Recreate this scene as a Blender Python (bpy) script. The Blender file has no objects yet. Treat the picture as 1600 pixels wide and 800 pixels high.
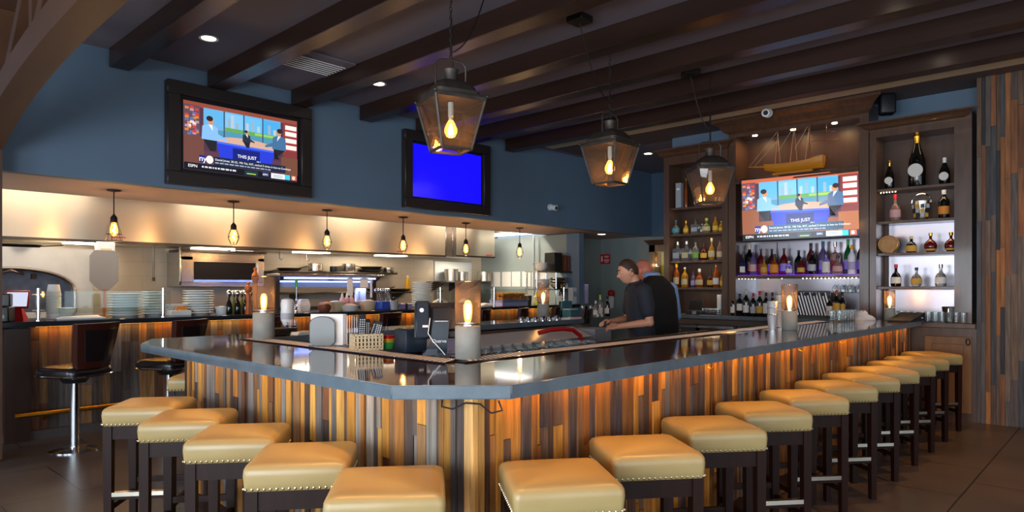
import bpy, bmesh, math, random
from mathutils import Matrix, Vector
R = random.Random(11)
PI = math.pi
SC = bpy.context.scene
COL = SC.collection
# ------------------------------------------------------------------ the place
# x runs along the right side of the bar (away to the right), y along its left side (away to the left)
EYE = 1.46
FOC = 1048.0
HZ = 447.0
ANG = math.atan2(985, 1048)
CA, SA = math.cos(ANG), math.sin(ANG)
CEIL = 3.7
YB = 7.13        # blue wall over the kitchen pass
SOF = 2.453      # soffit underside
ZC = 1.08        # bar counter top
ZK = 1.13        # kitchen counter top
XF = 8.6         # face of the back bar cabinets
def ray(px):
    u = (px - 800) / FOC
    return CA + u * SA, SA - u * CA
def on_y(px, Y):
    d = ray(px); return d[0] * Y / d[1]
def on_x(px, X):
    d = ray(px); return d[1] * X / d[0]
def dep(x, y): return x * CA + y * SA
def hgt(py, x, y): return EYE - (py - HZ) * dep(x, y) / FOC
# ------------------------------------------------------------------ colours and materials
def C(h, k=1.0):
    h = h.lstrip('#')
    v = [int(h[i:i + 2], 16) / 255 for i in (0, 2, 4)]
    return tuple(k * (c / 12.92 if c <= .04045 else ((c + .055) / 1.055) ** 2.4) for c in v) + (1.0,)
def mat(name, col, rough=.5, metal=0., spec=.5, noise=0., nscale=6., bump=0., bscale=40., stretch=(1, 1, 1), coat=0., trans=0., ior=1.45, attr=False, alpha=1., rvar=0.):
    m = bpy.data.materials.new(name); m.use_nodes = True
    nt = m.node_tree; N = nt.nodes; L = nt.links
    p = N['Principled BSDF']
    p.inputs['Roughness'].default_value = rough
    p.inputs['Metallic'].default_value = metal
    p.inputs['Specular IOR Level'].default_value = spec
    p.inputs['Coat Weight'].default_value = coat
    p.inputs['Coat Roughness'].default_value = .08
    p.inputs['Transmission Weight'].default_value = trans
    p.inputs['IOR'].default_value = ior
    p.inputs['Alpha'].default_value = alpha
    c = C(col) if isinstance(col, str) else col
    p.inputs['Base Color'].default_value = c
    src = None
    if attr:
        a = N.new('ShaderNodeAttribute'); a.attribute_name = 'Col'; src = a.outputs['Color']
    if noise or bump or rvar:
        tc = N.new('ShaderNodeTexCoord'); mp = N.new('ShaderNodeMapping'); mp.inputs['Scale'].default_value = stretch
        L.new(tc.outputs['Object'], mp.inputs['Vector'])
    if noise:
        n = N.new('ShaderNodeTexNoise'); n.inputs['Scale'].default_value = nscale; n.inputs['Detail'].default_value = 6
        L.new(mp.outputs['Vector'], n.inputs['Vector'])
        mr = N.new('ShaderNodeMapRange'); mr.inputs['From Min'].default_value = .25; mr.inputs['From Max'].default_value = .75
        mr.inputs['To Min'].default_value = 1 - noise; mr.inputs['To Max'].default_value = 1 + noise
        L.new(n.outputs['Fac'], mr.inputs['Value'])
        mx = N.new('ShaderNodeMix'); mx.data_type = 'RGBA'; mx.blend_type = 'MULTIPLY'; mx.inputs['Factor'].default_value = 1
        if src: L.new(src, mx.inputs['A'])
        else: mx.inputs['A'].default_value = c
        L.new(mr.outputs['Result'], mx.inputs['B'])
        src = mx.outputs['Result']
        if rvar:
            m2 = N.new('ShaderNodeMapRange'); m2.inputs['To Min'].default_value = max(.02, rough - rvar); m2.inputs['To Max'].default_value = rough + rvar
            L.new(n.outputs['Fac'], m2.inputs['Value']); L.new(m2.outputs['Result'], p.inputs['Roughness'])
    if src: L.new(src, p.inputs['Base Color'])
    if bump:
        n = N.new('ShaderNodeTexNoise'); n.inputs['Scale'].default_value = bscale; n.inputs['Detail'].default_value = 4
        L.new(mp.outputs['Vector'], n.inputs['Vector'])
        b = N.new('ShaderNodeBump'); b.inputs['Strength'].default_value = bump; b.inputs['Distance'].default_value = .01
        L.new(n.outputs['Fac'], b.inputs['Height']); L.new(b.outputs['Normal'], p.inputs['Normal'])
    return m
def emit(name, col, s, attr=False):
    m = bpy.data.materials.new(name); m.use_nodes = True
    nt = m.node_tree; p = nt.nodes['Principled BSDF']
    p.inputs['Base Color'].default_value = (.02, .02, .02, 1); p.inputs['Roughness'].default_value = .16
    c = C(col) if isinstance(col, str) else col
    p.inputs['Emission Color'].default_value = c; p.inputs['Emission Strength'].default_value = s
    if attr:
        a = nt.nodes.new('ShaderNodeAttribute'); a.attribute_name = 'Col'
        nt.links.new(a.outputs['Color'], p.inputs['Emission Color'])
    return m
def clear(name, tint=(1, 1, 1, 1), refl=.12, rough=.02, haze=0., glow=0.):
    m = bpy.data.materials.new(name); m.use_nodes = True
    nt = m.node_tree; N = nt.nodes; L = nt.links; N.clear()
    o = N.new('ShaderNodeOutputMaterial'); t = N.new('ShaderNodeBsdfTransparent'); g = N.new('ShaderNodeBsdfGlossy')
    t.inputs['Color'].default_value = tint; g.inputs['Roughness'].default_value = rough
    lw = N.new('ShaderNodeLayerWeight'); lw.inputs['Blend'].default_value = .35
    mr = N.new('ShaderNodeMapRange'); mr.inputs['To Min'].default_value = refl * .45; mr.inputs['To Max'].default_value = min(1, refl * 5)
    L.new(lw.outputs['Fresnel'], mr.inputs['Value'])
    mx = N.new('ShaderNodeMixShader'); L.new(mr.outputs['Result'], mx.inputs['Fac']); L.new(t.outputs[0], mx.inputs[1]); L.new(g.outputs[0], mx.inputs[2])
    out = mx.outputs[0]
    if glow:
        e = N.new('ShaderNodeEmission'); e.inputs['Color'].default_value = (1, .36, .06, 1); e.inputs['Strength'].default_value = 9
        c = N.new('ShaderNodeMixShader'); c.inputs['Fac'].default_value = glow; L.new(out, c.inputs[1]); L.new(e.outputs[0], c.inputs[2]); out = c.outputs[0]
    if haze:
        d = N.new('ShaderNodeBsdfDiffuse'); d.inputs['Color'].default_value = (.7, .62, .5, 1); tr = N.new('ShaderNodeBsdfTranslucent'); tr.inputs['Color'].default_value = (.75, .62, .46, 1)
        a = N.new('ShaderNodeMixShader'); a.inputs['Fac'].default_value = .6; L.new(d.outputs[0], a.inputs[1]); L.new(tr.outputs[0], a.inputs[2])
        n = N.new('ShaderNodeTexNoise'); n.inputs['Scale'].default_value = 9; m2 = N.new('ShaderNodeMapRange'); m2.inputs['To Min'].default_value = haze * .3; m2.inputs['To Max'].default_value = haze * 1.7
        L.new(n.outputs['Fac'], m2.inputs['Value'])
        c = N.new('ShaderNodeMixShader'); L.new(m2.outputs['Result'], c.inputs['Fac']); L.new(out, c.inputs[1]); L.new(a.outputs[0], c.inputs[2]); out = c.outputs[0]
    L.new(out, o.inputs['Surface'])
    return m
def tiles(name, col1, col2, grout, w, h, gap, rough=.4, off=.0, bumpd=.4, noise=.2, rotx=0, rotz=0, spec=.5, ns=3.):
    m = mat(name, col1, rough, spec=spec)
    nt = m.node_tree; N = nt.nodes; L = nt.links; p = N['Principled BSDF']
    tc = N.new('ShaderNodeTexCoord'); mp = N.new('ShaderNodeMapping'); mp.inputs['Rotation'].default_value = (rotx, 0, rotz)
    L.new(tc.outputs['Object'], mp.inputs['Vector'])
    b = N.new('ShaderNodeTexBrick'); b.offset = off; b.inputs['Scale'].default_value = 1
    b.inputs['Brick Width'].default_value = w; b.inputs['Row Height'].default_value = h; b.inputs['Mortar Size'].default_value = gap
    b.inputs['Color1'].default_value = C(col1); b.inputs['Color2'].default_value = C(col2); b.inputs['Mortar'].default_value = C(grout)
    b.inputs['Mortar Smooth'].default_value = .2
    L.new(mp.outputs['Vector'], b.inputs['Vector'])
    n = N.new('ShaderNodeTexNoise'); n.inputs['Scale'].default_value = ns; n.inputs['Detail'].default_value = 8
    L.new(tc.outputs['Object'], n.inputs['Vector'])
    mr = N.new('ShaderNodeMapRange'); mr.inputs['From Min'].default_value = .3; mr.inputs['From Max'].default_value = .7
    mr.inputs['To Min'].default_value = 1 - noise; mr.inputs['To Max'].default_value = 1 + noise
    L.new(n.outputs['Fac'], mr.inputs['Value'])
    mx = N.new('ShaderNodeMix'); mx.data_type = 'RGBA'; mx.blend_type = 'MULTIPLY'; mx.inputs['Factor'].default_value = 1
    L.new(b.outputs['Color'], mx.inputs['A']); L.new(mr.outputs['Result'], mx.inputs['B']); L.new(mx.outputs['Result'], p.inputs['Base Color'])
    bp = N.new('ShaderNodeBump'); bp.invert = True; bp.inputs['Strength'].default_value = bumpd; bp.inputs['Distance'].default_value = .004
    L.new(b.outputs['Fac'], bp.inputs['Height']); L.new(bp.outputs['Normal'], p.inputs['Normal'])
    return m
M = {}
M['blue'] = mat('blue paint', '#5d7286', .6, noise=.06, nscale=2)
M['bluedark'] = mat('slate blue paint', '#4b6176', .6, noise=.06, nscale=2)
M['greywall'] = mat('grey green paint', '#8d9896', .6, noise=.05, nscale=2)
M['ceil'] = mat('grey ceiling paint', '#766c72', .6, noise=.07, nscale=1.5)
M['soffit'] = mat('beige soffit paint', '#b59a8a', .6, noise=.05, nscale=2)
M['cream'] = mat('cream and lit ceiling tone', '#cdbd9c', .6, noise=.06, nscale=3)  # bottle necks, and the light painted on the ceiling strip
M['brownshade'] = mat('dark brown and ceiling shade tone', '#5a4a44', .6)  # a bottle cap, and the painted shade of the other ceiling strip
M['beam'] = mat('dark stained beam', '#2e1d16', .32, noise=.35, nscale=5, stretch=(1, .12, 1), bump=.15, bscale=14, spec=.5)
M['doorwood'] = mat('warm brown door wood', '#7a5028', .42, noise=.25, nscale=6, stretch=(2.5, 2.5, .3))
M['archwood'] = mat('dark brown arch timber', '#4a3020', .45, noise=.25, nscale=5, stretch=(1, .2, 1), bump=.1)
M['darkwood'] = mat('espresso wood', '#2e1a13', .35, noise=.3, nscale=9, stretch=(4, 4, .4), spec=.5)
M['stoolwood'] = mat('espresso stool wood', '#200d07', .45, noise=.25, nscale=12, stretch=(3, 3, .4), spec=.22)
M['walnut'] = mat('walnut cabinet wood', '#523a2b', .34, noise=.28, nscale=7, stretch=(2.5, 2.5, .35), bump=.05, bscale=30, coat=.35)
M['walnutd'] = mat('dark walnut back board', '#432d22', .42, noise=.3, nscale=6, stretch=(2.5, 2.5, .3))
M['frame'] = mat('black brown frame', '#2a2322', .4, noise=.15, nscale=20)
M['plank'] = mat('reclaimed planks', '#7a5a3c', .58, attr=True, noise=.45, nscale=16, stretch=(3, 3, .22), bump=.4, bscale=22, spec=.35)
M['stone'] = mat('polished dark stone', '#33271f', .05, noise=.28, nscale=7, spec=.65, coat=.4)
M['stoneedge'] = mat('honed edge with daylight tint', '#56646d', .42, noise=.2, nscale=9, bump=.1, bscale=30)  # blue grey of the reflected daylight is put into this colour
M['kstone'] = mat('black kitchen stone', '#20252b', .1, noise=.2, nscale=9, spec=.6)
M['steel'] = mat('brushed stainless steel', '#b8b2a8', .27, metal=1, noise=.05, nscale=5, stretch=(.1, .1, 8))
M['hood'] = mat('brushed hood steel', '#d8ccb6', .3, metal=1, noise=.08, nscale=1.6, stretch=(1, 1, .05), bump=.12, bscale=1.3)
M['hood'].node_tree.nodes['Principled BSDF'].inputs['Anisotropic'].default_value = .7
M['hood'].node_tree.nodes['Principled BSDF'].inputs['Anisotropic Rotation'].default_value = .25
M['tin'] = mat('bright tin', '#e8eaee', .36, metal=.65)
M['peel'] = mat('dull aluminium', '#8c8a88', .6, metal=.3)
M['chrome'] = mat('chrome', '#d6d8dc', .1, metal=1)
M['railsteel'] = mat('pale satin steel', '#e6e4de', .45, metal=.2)
M['darksteel'] = mat('dark steel', '#54504c', .35, metal=1)
M['black'] = mat('black plastic', '#14151a', .4)
M['navy'] = mat('dark blue grey plastic', '#1a2430', .38)
M['rubber'] = mat('black rubber', '#1a1718', .7)
M['leather'] = mat('tan leather', '#a08a5a', .34, noise=.08, nscale=6, bump=.12, bscale=9, spec=.5)
M['nail'] = mat('nailhead brass', '#d9c9a8', .25, metal=1)
M['footmetal'] = mat('brushed foot plate', '#d9d2c0', .25, metal=1)
M['vinyl'] = mat('oxblood vinyl', '#35160f', .28, noise=.1, nscale=10, spec=.6)
M['vinylb'] = mat('black vinyl pad', '#191416', .25, spec=.6)
M['iron'] = mat('aged iron', '#4d4640', .5, metal=.7, noise=.3, nscale=14)
M['ironblk'] = mat('black iron', '#231c1a', .5, metal=.5)
M['lglass'] = clear('lantern glass', (.96, .93, .88, 1), .1, haze=.02)
M['glass'] = clear('clear glass', (.97, .985, .985, 1), .06)
M['gtint'] = clear('pale green pane', (.90, .95, .93, 1), .05)
M['amberglass'] = clear('amber bulb glass', (1, .72, .4, 1), .1)
M['amberglow'] = clear('glowing amber bulb glass', (1, .75, .45, 1), .1, glow=.3)
M['bulb'] = emit('amber filament glow', (1, .38, .07, 1), 26)
M['bulbhot'] = emit('hot filament glow', (1, .62, .22, 1), 80)
M['led'] = emit('amber led strip', (1, .42, .06, 1), 9)
M['white led'] = emit('white lamp', (1, .82, .6, 1), 14)
M['coolwhite'] = emit('kitchen lamp panel', (1, .93, .8, 1), 5)
M['bluelamp'] = emit('blue white lamp tube', (.22, .32, 1, 1), 5)
M['purple'] = emit('purple lit shelf', (.16, .02, .62, 1), 1.4)
M['dots'] = emit('warm white led dots', (1, .85, .5, 1), 14)
M['screen'] = emit('tv picture', (1, 1, 1, 1), 1.35, attr=True)
M['screen2'] = emit('bright tv picture', (1, 1, 1, 1), 1.7, attr=True)
M['concrete'] = mat('grey concrete', '#8b8980', .8, noise=.12, nscale=14, bump=.15, bscale=60)
M['copper'] = mat('bronze wire mesh', '#6f5f56', .45, metal=1)
M['white'] = mat('white ceramic', '#d8dcdc', .3)
M['paper'] = mat('white paper', '#e2e2de', .7)
M['plate'] = mat('pale plates', '#d3dadc', .25, spec=.6)
M['cloth'] = mat('white cloth', '#d4d2d2', .85, noise=.08, nscale=12, bump=.3, bscale=25)
M['greyplate'] = mat('smoked acrylic', '#6d716f', .3, alpha=.72)
M['beigeplastic'] = mat('cream plastic', '#cbb894', .5)
M['red'] = mat('red plastic', '#b3151c', .4)
M['green'] = mat('green plastic', '#3da34a', .4)
M['yellow'] = mat('yellow plastic', '#d8a41c', .4)
M['lime'] = mat('lime plastic', '#b7c838', .45)
M['blueplastic'] = mat('blue plastic', '#2f4fb0', .4)
M['greyplastic'] = mat('grey plastic', '#9aa0a8', .45)
M['orangewood'] = mat('orange turned wood', '#a4541c', .35, noise=.2, nscale=20)
M['pan'] = mat('black iron pan', '#1b1614', .5, metal=.3)
M['firebrick'] = mat('dark oven interior', '#74747e', .9, noise=.3, nscale=10)
M['ovenface'] = mat('pale oven plaster', '#b9b4ac', .55, noise=.1, nscale=5)
M['bread'] = mat('golden bread', '#c4812c', .8, noise=.3, nscale=30, bump=.5, bscale=60)
M['teal'] = mat('teal folder', '#2c6470', .5)
M['binder'] = mat('brown binder', '#6b3a26', .5)
M['skin'] = mat('fair skin', '#c58a6c', .5, noise=.05, nscale=20)
M['skinred'] = mat('ruddy skin', '#c2735a', .42, noise=.06, nscale=20)
M['hair'] = mat('brown hair', '#33231a', .6, noise=.3, nscale=60)
M['shirt'] = mat('charcoal polo cloth', '#1d2029', .8, noise=.1, nscale=30, bump=.2, bscale=60)
M['vest'] = mat('black vest cloth', '#08080a', .8)
M['shirtblue'] = mat('light blue shirt cloth', '#7fa3d6', .75, bump=.2, bscale=40)
M['trouser'] = mat('black trouser cloth', '#101014', .8)
M['eye'] = mat('eye white', '#d9d4cc', .3)
M['goldwood'] = mat('varnished model wood', '#c9811f', .4, noise=.15, nscale=20, stretch=(.3, 3, 3))
M['mast'] = mat('reddish mast wood', '#6e3a20', .5)
M['caskwood'] = mat('cask wood', '#a87d46', .5, noise=.15, nscale=18)
M['gold'] = mat('gold metal', '#c99a3a', .3, metal=1)
M['silverglass'] = mat('mirror glass', '#aeabb4', .28, metal=1)
M['tile'] = tiles('pale wall tile', '#cdbfa9', '#c8baa5', '#b3a592', .60, .20, .003, .22, .5, .3, .04, rotx=PI / 2)
M['floor'] = tiles('grey brown stone floor tile', '#4e4847', '#464140', '#1a1716', .92, .92, .006, .33, .5, .5, .22, rotz=.0, spec=.45, ns=2.2)
M['plaster'] = mat('pale plaster', '#8d857c', .7)
M['redsign'] = mat('red sign face', '#c61d24', .4)
M['signwhite'] = mat('sign white', '#ece6e2', .5)
# ------------------------------------------------------------------ mesh builder
class B:
    def __init__(s): s.bm = bmesh.new(); s.mi = 0; s.col = None; s.lay = None
    def _new(s, faces, smooth=False):
        for f in faces:
            f.material_index = s.mi; f.smooth = smooth
        if s.col is not None:
            if s.lay is None: s.lay = s.bm.loops.layers.float_color.new('Col')
            for f in faces:
                for l in f.loops: l[s.lay] = s.col
        return faces
    def box(s, c, d, rot=0, bev=0., seg=1, M4=None):
        x, y, z = [v / 2 for v in d]
        m = (M4 if M4 is not None else Matrix.Translation(c) @ Matrix.Rotation(rot, 4, 'Z'))
        vs = [s.bm.verts.new(m @ Vector((a * x, b * y, e * z))) for a, b, e in ((-1, -1, -1), (1, -1, -1), (1, 1, -1), (-1, 1, -1), (-1, -1, 1), (1, -1, 1), (1, 1, 1), (-1, 1, 1))]
        fs = [s.bm.faces.new([vs[i] for i in q]) for q in ((3, 2, 1, 0), (4, 5, 6, 7), (0, 1, 5, 4), (1, 2, 6, 5), (2, 3, 7, 6), (3, 0, 4, 7))]
        s._new(fs)
        if bev:
            es = list({e for f in fs for e in f.edges})
            r = bmesh.ops.bevel(s.bm, geom=es, offset=bev, segments=seg, affect='EDGES', profile=.5)
            s._new(list({f for v in r['verts'] for f in v.link_faces}), True)
        return s
    def bar(s, a, b, w, h=None, up=(0, 0, 1)):
        a, b = Vector(a), Vector(b); h = h or w
        d = (b - a); l = d.length; d.normalize()
        up = Vector(up)
        if abs(d.dot(up)) > .98: up = Vector((0, 1, 0))
        sx = d.cross(up).normalized(); uz = sx.cross(d).normalized()
        m = Matrix((( sx.x, d.x, uz.x, 0), (sx.y, d.y, uz.y, 0), (sx.z, d.z, uz.z, 0), (0, 0, 0, 1)))
        m = Matrix.Translation((a + b) / 2) @ m
        return s.box((0, 0, 0), (w, l, h), M4=m)
    def lathe(s, prof, n=20, loc=(0, 0, 0), M4=None, smooth=True, sq=1.0):
        m = M4 if M4 is not None else Matrix.Translation(loc)
        rings = []
        for r, z in prof:
            if r < 1e-6: rings.append([s.bm.verts.new(m @ Vector((0, 0, z)))])
            else: rings.append([s.bm.verts.new(m @ Vector((r * math.cos(2 * PI * i / n), r * sq * math.sin(2 * PI * i / n), z))) for i in range(n)])
        fs = []
        for a, b in zip(rings, rings[1:]):
            if len(a) == 1 and len(b) == 1: continue
            for i in range(n):
                j = (i + 1) % n
                if len(a) == 1: fs.append(s.bm.faces.new((a[0], b[j], b[i])))
                elif len(b) == 1: fs.append(s.bm.faces.new((a[i], a[j], b[0])))
                else: fs.append(s.bm.faces.new((a[i], a[j], b[j], b[i])))
        s._new(fs, smooth)
        return s
    def cyl(s, a, b, r, r2=None, n=16):
        a, b = Vector(a), Vector(b); d = b - a
        q = d.to_track_quat('Z', 'Y').to_matrix().to_4x4()
        l = d.length; r2 = r if r2 is None else r2
        return s.lathe([(0, 0), (r, 0), (r2, l), (0, l)], n, M4=Matrix.Translation(a) @ q)
    def tube(s, pts, r, n=8, closed=False):
        pts = [Vector(p) for p in pts]; k = len(pts)
        rr = r if isinstance(r, (list, tuple)) else [r] * k
        up = None; rings = []
        for i, p in enumerate(pts):
            if closed: t = pts[(i + 1) % k] - pts[i - 1]
            else: t = pts[min(i + 1, k - 1)] - pts[max(i - 1, 0)]
            t.normalize()
            if up is None: up = Vector((0, 0, 1)) if abs(t.z) < .9 else Vector((1, 0, 0))
            x = t.cross(up)
            if x.length < 1e-5: x = t.orthogonal()
            x.normalize(); up = x.cross(t).normalized()
            rings.append([s.bm.verts.new(p + (x * math.cos(2 * PI * j / n) + up * math.sin(2 * PI * j / n)) * rr[i]) for j in range(n)])
        fs = []
        for i in range(k if closed else k - 1):
            a, b = rings[i], rings[(i + 1) % k]
            for j in range(n): fs.append(s.bm.faces.new((a[j], a[(j + 1) % n], b[(j + 1) % n], b[j])))
        if not closed: fs.append(s.bm.faces.new(rings[0][::-1])); fs.append(s.bm.faces.new(rings[-1]))
        s._new(fs, True)
        return s
    def loft(s, rings, cap=True, smooth=True):
        vr = [[s.bm.verts.new(p) for p in r] for r in rings]; n = len(vr[0]); fs = []
        for a, b in zip(vr, vr[1:]):
            for j in range(n): fs.append(s.bm.faces.new((a[j], a[(j + 1) % n], b[(j + 1) % n], b[j])))
        if cap: fs.append(s.bm.faces.new(vr[0][::-1])); fs.append(s.bm.faces.new(vr[-1]))
        s._new(fs, smooth)
        return s
    def prism(s, poly, z0, z1, M4=None, smooth=False):
        m = M4 or Matrix.Identity(4)
        return s.loft([[m @ Vector((x, y, z0)) for x, y in poly], [m @ Vector((x, y, z1)) for x, y in poly]], smooth=smooth)
    def ball(s, c, r, n=16, sc=(1, 1, 1)):
        k = n // 2
        m = Matrix.Translation(c) @ Matrix.Diagonal((*sc, 1))
        return s.lathe([(r * math.sin(PI * i / k), -r * math.cos(PI * i / k)) for i in range(k + 1)], n, M4=m)
    def face(s, pts):
        s._new([s.bm.faces.new([s.bm.verts.new(p) for p in pts])]); return s
    def text(s, t, size, M4, ext=0.):
        cu = bpy.data.curves.new('t', 'FONT'); cu.body = t; cu.size = size; cu.extrude = ext
        o = bpy.data.objects.new('t', cu); COL.objects.link(o)
        dg = bpy.context.evaluated_depsgraph_get(); me = bpy.data.meshes.new_from_object(o.evaluated_get(dg))
        vs = [s.bm.verts.new(M4 @ v.co) for v in me.vertices]; fs = []
        for p in me.polygons:
            try: fs.append(s.bm.faces.new([vs[i] for i in p.vertices]))
            except ValueError: pass
        s._new(fs); bpy.data.objects.remove(o); bpy.data.curves.remove(cu); bpy.data.meshes.remove(me)
        return s
def obj(name, b, m, parent=None, loc=(0, 0, 0), rz=0., ang=38):
    me = bpy.data.meshes.new(name)
    bmesh.ops.recalc_face_normals(b.bm, faces=b.bm.faces)
    b.bm.to_mesh(me); b.bm.free()
    for q in (m if isinstance(m, (list, tuple)) else [m]): me.materials.append(M[q] if isinstance(q, str) else q)
    me.set_sharp_from_angle(angle=math.radians(ang))
    o = bpy.data.objects.new(name, me); COL.objects.link(o)
    o.parent = parent; o.location = loc; o.rotation_euler = (0, 0, rz)
    return o
def tag(o, label, cat, group=None, kind=None):
    o['label'] = label; o['category'] = cat
    if group: o['group'] = group
    if kind: o['kind'] = kind
    return o
def thing(name, label, cat, loc=(0, 0, 0), rz=0., group=None):
    o = bpy.data.objects.new(name, None); COL.objects.link(o); o.empty_display_size = .05
    o.location = loc; o.rotation_euler = (0, 0, rz)
    return tag(o, label, cat, group)
KIDS = {}
def dup(root, loc, rz, label, group=None):
    def cp(o, par):
        c = o.copy(); COL.objects.link(c)
        if par: c.parent = par
        for ch in o.children: cp(ch, c)
        return c
    r = cp(root, None); r.location = loc; r.rotation_euler = (0, 0, rz); r['label'] = label
    if group: r['group'] = group
    return r
def struct(name, b, m, label, cat='wall', ang=38):
    o = obj(name, b, m, ang=ang); o['kind'] = 'structure'; o['label'] = label; o['category'] = cat
    return o
ORD = ['first', 'second', 'third', 'fourth', 'fifth', 'sixth', 'seventh', 'eighth', 'ninth', 'tenth', 'eleventh', 'twelfth', 'thirteenth', 'fourteenth']
RZX = -PI / 2     # turned to face down the room (towards -x)
# ------------------------------------------------------------------ camera
cd = bpy.data.cameras.new('camera'); cam = bpy.data.objects.new('camera', cd); COL.objects.link(cam)
cam.location = (0, 0, EYE); cam.rotation_euler = (PI / 2, 0, ANG - PI / 2)
cd.sensor_width = 36; cd.lens = FOC / 1600 * 36; cd.shift_y = (HZ - 400) / 1600; cd.clip_end = 100; cd.clip_start = .05
SC.camera = cam
vs = SC.view_settings
vs.view_transform = 'Standard'; vs.look = 'None'; vs.gamma = 1; vs.use_curve_mapping = False; vs.exposure = 0
SC.cycles.use_denoising = True
SC.cycles.max_bounces = 8; SC.cycles.transparent_max_bounces = 24; SC.cycles.caustics_reflective = False; SC.cycles.caustics_refractive = False
SC.cycles.sample_clamp_indirect = 4
# ------------------------------------------------------------------ room shell
XL, YF = -3.2, -4.0
b = B(); b.box((4.4, 3.6, -.05), (15.4, 15.4, .1)); struct('floor', b, 'floor', 'grey brown stone tile floor with dark joints', 'floor')
b = B(); b.box((4.25, (YF + YB) / 2, CEIL + .05), (15.1, YB - YF + .02, .1)); struct('ceiling', b, 'ceil', 'grey ceiling between the dark beams', 'ceiling')
b = B(); b.box(((XL + 11.7) / 2, YB + .06, (SOF + CEIL) / 2), (11.7 - XL, .12, CEIL - SOF)); struct('wall_back', b, 'blue', 'blue painted wall above the kitchen pass')
b = B(); b.box(((XL + 11.7) / 2, YB + .12 + .62, SOF + .06), (11.7 - XL, 1.24, .12)); struct('trim_1', b, 'soffit', 'beige soffit over the kitchen counter', 'soffit')
b = B(); b.box((4.4, 10.3, 1.6), (12, .2, 3.2)); struct('wall_kitchen', b, 'tile', 'pale tiled wall at the back of the kitchen')
b = B(); b.box((4.4, 9.4, 3.05), (12, 1.7, .1)); struct('ceiling_kitchen', b, 'plaster', 'pale kitchen ceiling behind the soffit', 'ceiling')
b = B(); b.box((9.96, 8.92, 1.22), (.12, 2.6, 2.44)); struct('wall_kitchen_end', b, 'greywall', 'grey partition wall at the end of the kitchen')
b = B(); b.box((9.96, 7.74, 1.22), (.14, .3, 2.45)); struct('pillar', b, 'blue', 'blue pillar at the end of the kitchen wall', 'pillar')
b = B(); b.box((10.86, 8.45, 1.22), (1.68, .1, 2.46)); struct('wall_passage', b, 'greywall', 'grey wall of the passage beside the kitchen')
b = B(); b.box((11.76, 5.4, 1.85), (.12, 6.3, 3.7)); struct('wall_far', b, 'greywall', 'grey blue wall at the far end of the passage')
b = B(); b.box((11.67, 6.1, 3.07), (.04, 2.06, 1.26)); struct('wall_far_upper', b, 'bluedark', 'blue upper wall past the back bar')
# partition carrying the back bar
b = B(); b.box((9.1, 1.25, 1.85), (.2, 7.8, 3.7)); struct('wall_right', b, 'blue', 'blue wall behind the back bar cabinets')
# plank clad wall at the right
def plank_sheet(b, u0, u1, z0, z1, P, pal, wmin=.045, wmax=.09, lmin=.35, lmax=1.5, d0=.01, d1=.024, gap=.0012):
    """planks covering the strip u0..u1, z0..z1; P(u, depth, z) -> point, depth measured out from the wall"""
    u = u0
    while u < u1 - .004:
        w = min(R.uniform(wmin, wmax), u1 - u)
        z = z0; first = True
        while z < z1 - .004:
            l = R.uniform(lmin, lmax) * (R.uniform(.2, 1) if first else 1); first = False
            if z1 - z - l < .12: l = z1 - z
            d = R.uniform(d0, d1); c = R.choice(pal); k = R.uniform(.75, 1.2)
            b.col = (c[0] * k, c[1] * k, c[2] * k, 1)
            ua, ub, za, zb = u + gap, u + w - gap, z + gap, z + l - gap
            q = [P(ua, 0, za), P(ub, 0, za), P(ub, 0, zb), P(ua, 0, zb)]; t = [P(ua, d, za), P(ub, d, za), P(ub, d, zb), P(ua, d, zb)]
            v = [b.bm.verts.new(p) for p in q + t]
            b._new([b.bm.faces.new([v[i] for i in f]) for f in ((4, 5, 6, 7), (0, 1, 5, 4), (1, 2, 6, 5), (2, 3, 7, 6), (3, 0, 4, 7))])
            z += l
        u += w
PAL = [C(h) for h in ('#99662e', '#ac7c38', '#bd9048', '#805628', '#5e3d28', '#453934', '#5f5a58', '#6c6866', '#382b26', '#80603e', '#6a4c32', '#a0702c', '#4c443f', '#7c766e')]
PALR_LIT = [C(h) for h in ('#a0622a', '#86522a', '#b0702c', '#5a3e2e', '#463836', '#6a4c38', '#9a5a26', '#54423a', '#7a5230', '#5f5650', '#8e5a2a', '#b4762e')]  # right side planks, with the warm orange light mixed into their colours
PALW = [C(h) for h in ('#75482c', '#865430', '#54463f', '#403a3a', '#5e4636', '#6c5a4c', '#322e2f', '#9c6230', '#665042', '#4c4a4b', '#6e5440', '#5a504a')]
PALK = [C(h) for h in ('#6a4630', '#8a5a30', '#56504e', '#463c38', '#5a4030', '#7a5a3a', '#66605c')]
b = B(); b.box((8.68, -1.36, 1.85), (.1, 5.28, 3.7)); b.mi = 1
plank_sheet(b, -4.0, 1.29, 0, CEIL, lambda u, d, z: (8.63 - d, u, z), PALW, .035, .062, .4, 1.5, .004, .024)
o = struct('wall_right_planks', b, ['darkwood', 'plank'], 'wall clad in reclaimed mixed wood planks beside the shelves')
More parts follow.
